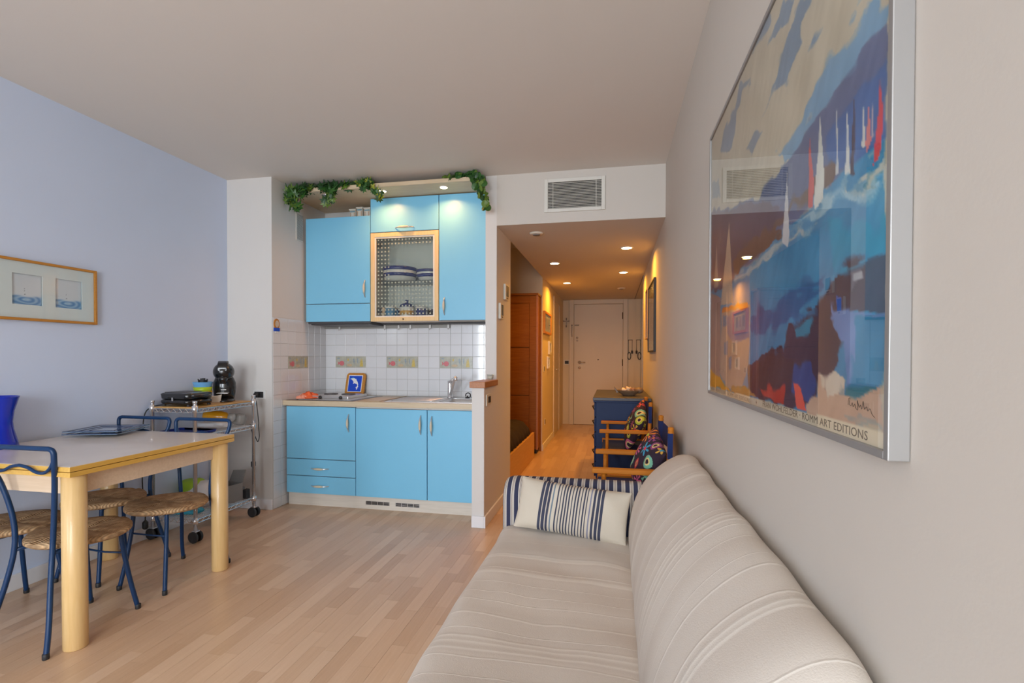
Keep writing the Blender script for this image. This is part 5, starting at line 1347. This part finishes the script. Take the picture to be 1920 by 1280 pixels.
small_frame('framed_print', 'thin black framed picture on the right hall wall', .3795, -1, 4.74, 5.52, 1.300, 1.975, 'black_matte', .014, [(.12,.88,.15,.85,'motif_shell')])
small_frame('framed_print', 'narrow reddish framed picture behind the black frame, right hall wall', .3795, -1, 5.62, 5.98, 1.450, 2.000, 'terracotta_paint', .016, [(.15,.85,.15,.85,'motif_pink')])
for (y, z, lb) in ((6.78,1.09,'dark switch on the left hall wall by the wardrobe'), (6.86,.36,'dark socket low on the left hall wall')):
    t = thing('wall_switch', lb, 'switch', (-.918, y, z-.04)); build('plate', B(-.9195, -.914, y-.05, y+.05, z-.042, z+.042), 'cream_plastic', t, bevel=.002); build('insert', B(-.9139, -.911, y-.018, y+.018, z-.03, z+.03), 'black_matte', t)
# ================================================================== WARDROBE AND BED
wd = thing('wardrobe', 'orange-brown wooden panelled wardrobe at the end of the alcove', 'wardrobe', (-1.75, 6.5, 0))
build('carcass', B(-2.60, -.952, 6.40, 6.615, .06, 2.035), 'wardrobe_wood', wd)
build('plinth', B(-2.58, -.965, 6.43, 6.61, 0, .06), 'black_matte', wd)
build('cornice', B(-2.62, -.940, 6.365, 6.615, 2.035, 2.065), 'wardrobe_wood', wd, bevel=.004)
for i in range(2):
    x0 = -2.59+i*.815; x1 = x0+.81
    d = build('door', MB().box(x0, x0+.09, 6.376, 6.398, .07, 2.03).box(x1-.09, x1, 6.376, 6.398, .07, 2.03).box(x0+.09, x1-.09, 6.376, 6.398, .07, .14).box(x0+.09, x1-.09, 6.376, 6.398, 1.94, 2.03), 'wardrobe_wood', wd, bevel=.002)
    for z0, z1 in ((.143,.747),(.757,1.365),(1.375,1.937)): build('panel', B(x0+.092, x1-.092, 6.382, 6.398, z0, z1), 'wardrobe_wood', d, bevel=.004)
build('stile', B(-.965, -.942, 6.37, 6.40, .06, 2.035), 'cherry_wood', wd)
bd = thing('bed', 'wooden bed with a dark cover in the alcove', 'bed', (-1.8, 5.35, 0))
build('side_board', B(-.985, -.955, 4.53, 6.17, 0, .315), 'bed_wood', bd, bevel=.004)
build('base', B(-2.9, -.99, 4.53, 6.17, .04, .26), 'bed_wood', bd)
def bedtop(u, v):
    y = 4.53+1.63*v; x = -2.9+1.95*u; z = .50
    if u > .90: k = (u-.90)/.10; x = -1.145+.17*math.sin(k*math.pi/2)+.004*math.sin(y*40); z = .50-.19*(1-math.cos(k*math.pi/2))-.010*math.sin(y*23)*k
    z -= max(0, (v-.86)/.14)**2*.20
    return (x, y, z+.008*nz(x*6, y*6, 4))
mbb = MB().grid(bedtop, 30, 40); base_i = len(mbb.v)
_bc = build('cover', mbb, 'bed_cover', bd, smooth=True); _sm = _bc.modifiers.new('solid', 'SOLIDIFY'); _sm.thickness = .012
build('mattress', B(-2.88, -1.16, 4.56, 6.02, .26, .47), 'bed_cover', bd, bevel=.03)
# ================================================================== CHEST
ct = thing('chest_of_drawers', 'dark blue chest of drawers against the right hall wall', 'chest', (.09, 5.65, 0))
build('body', B(-.165, .362, 5.055, 6.245, .05, .818), 'chest_blue', ct, bevel=.003)
build('plinth', B(-.155, .355, 5.065, 6.235, 0, .05), 'chest_blue', ct)
build('top', B(-.195, .366, 5.030, 6.270, .8185, .850), 'chest_top', ct, bevel=.004)
build('cornice', B(-.19, .364, 5.038, 6.26, .800, .8184), 'chest_blue', ct, bevel=.003)
for k in range(5):
    z0 = .065+k*.148
    d = build('drawer', B(-.183, -.166, 5.07, 6.23, z0, z0+.138), 'chest_blue', ct, bevel=.003)
    for y in (5.20, 5.80, 6.10):
        build('ring_pull', MB().tube([(-.196-.010*math.sin(a), y+.022*math.cos(a), z0+.075+.020*math.sin(a)) for a in np.linspace(0, 2*math.pi, 14, endpoint=False)], .0045, 6, closed=True).tube([(-.184,y,z0+.092),(-.198,y,z0+.096)], .007, 8), 'brass_dark', d, smooth=True)
fb = thing('fish_bowl', 'brown fish-shaped dish filled with shells on the blue chest', 'bowl', (.165, 5.36, .8505))
bx_, by_ = .16, 5.36
lo2 = []
for z, s in ((0,.5),(.006,.56),(.03,.85),(.05,1.0),(.058,1.04),(.052,.96),(.03,.78),(.012,.5)):
    lo2.append([(bx_+.115*s*math.cos(2*math.pi*j/30), by_+.085*s*math.sin(2*math.pi*j/30), .8505+z) for j in range(30)])
build('dish', MB().loft(lo2), 'wicker_brown', fb, smooth=True)
build('tail', MB().prism([(bx_-.105,.890),(bx_-.150,.945),(bx_-.140,.905),(bx_-.128,.898),(bx_-.135,.885),(bx_-.115,.872)], by_-.012, by_+.012, 'y'), 'wicker_brown', fb, bevel=.003)
build('head', MB().ball((bx_+.105, by_, .905), (.045,.04,.032), 18, 10), 'wicker_brown', fb, smooth=True)
for k, (x, y, z, r, m_) in enumerate(((-.055,-.02,.905,.030,'shell_cream'),(-.015,.0,.915,.032,'shell_cream'),(.03,-.025,.905,.028,'shell_brown'),(.055,.02,.905,.026,'shell_brown'),(-.03,.035,.905,.027,'shell_brown'),(.015,.035,.912,.028,'shell_cream'))):
    pts = [(r*(1-t)*(1+.18*math.sin(t*22)), t*r*1.5) for t in np.linspace(0, .95, 10)]
    mm = MB().lathe([(r*.3, -r*.35), (r*.85, -r*.2)]+pts, (0,0,0), 16).xf(Matrix.Translation((bx_+x, by_+y, z)) @ Matrix.Rotation(R(60+k*40), 4, 'Z') @ Matrix.Rotation(R(78), 4, 'X'))
    tag(build('sea_shell', mm, m_, smooth=True), 'spiral sea shell in the brown fish-shaped dish', 'shell', 'shells in the fish dish')
# ================================================================== DIRECTOR CHAIRS
def director(label, y0, y1):
    t = thing('director_chair', label, 'chair', (.10, (y0+y1)/2, 0), 'director chairs')
    for y, s in ((y0, 1), (y1, -1)):
        build('armrest', B(-.112, .292, y-.024, y+.024, .606, .634), 'chair_wood', t, bevel=.006)
        build('front_post', MB().tube([(-.048, y, .44), (-.048, y, .606)], .0135, 12), 'chair_wood', t, smooth=True)
        build('back_post', MB().tube([(.272, y, .42), (.300, y, .64), (.308, y, .868)], [.015,.015,.0145], 12).lathe([(.016,.835),(.0165,.842),(.015,.848),(.0165,.856),(.016,.868),(.006,.872)], (.308,y,0), 12), 'chair_wood', t, smooth=True)
        build('seat_rail', MB().box(-.10, .29, y-.016, y+.016, .428, .468), 'chair_wood', t, bevel=.004)
        build('foot_rail', MB().box(-.12, .31, y-.016, y+.016, 0, .035), 'chair_wood', t, bevel=.004)
    for x in (-.06, .24):
        build('cross_leg', MB().bar((x-.012, y0, .03), (x-.012, y1, .44), .020, .034), 'chair_wood', t, bevel=.003)
        build('cross_leg', MB().bar((x+.012, y1, .03), (x+.012, y0, .44), .020, .034), 'chair_wood', t, bevel=.003)
    loops = []
    for y in np.linspace(y0-.017, y1+.017, 17):
        u = (y-y0)/(y1-y0); b_ = .030*math.sin(math.pi*min(1, max(0, u)))
        sag = .020*math.sin(math.pi*min(1, max(0, u)))
        loops.append([(.288+b_, y, .700), (.290+b_, y, .838-sag), (.318+b_*.8, y, .838-sag), (.316+b_*.8, y, .700)] if u < .04 or u > .96 else
                     [(.300+b_, y, .700), (.305+b_, y, .838-sag), (.309+b_, y, .838-sag), (.304+b_, y, .700)])
    build('back_canvas', MB().loft(loops), 'canvas_blue', t, smooth=False)
    loops = []
    for y in np.linspace(y0+.016, y1-.016, 13):
        u = (y-y0)/(y1-y0); s_ = .028*math.sin(math.pi*u)
        loops.append([(-.095, y, .452-s_), (.28, y, .452-s_), (.28, y, .457-s_), (-.095, y, .457-s_)])
    build('seat_canvas', MB().loft(loops), 'canvas_blue', t)
    return t
director('wooden director chair with blue canvas back, nearest the sofa', 2.835, 3.405)
director('wooden director chair with blue canvas back, beside the blue chest', 4.34, 4.935)
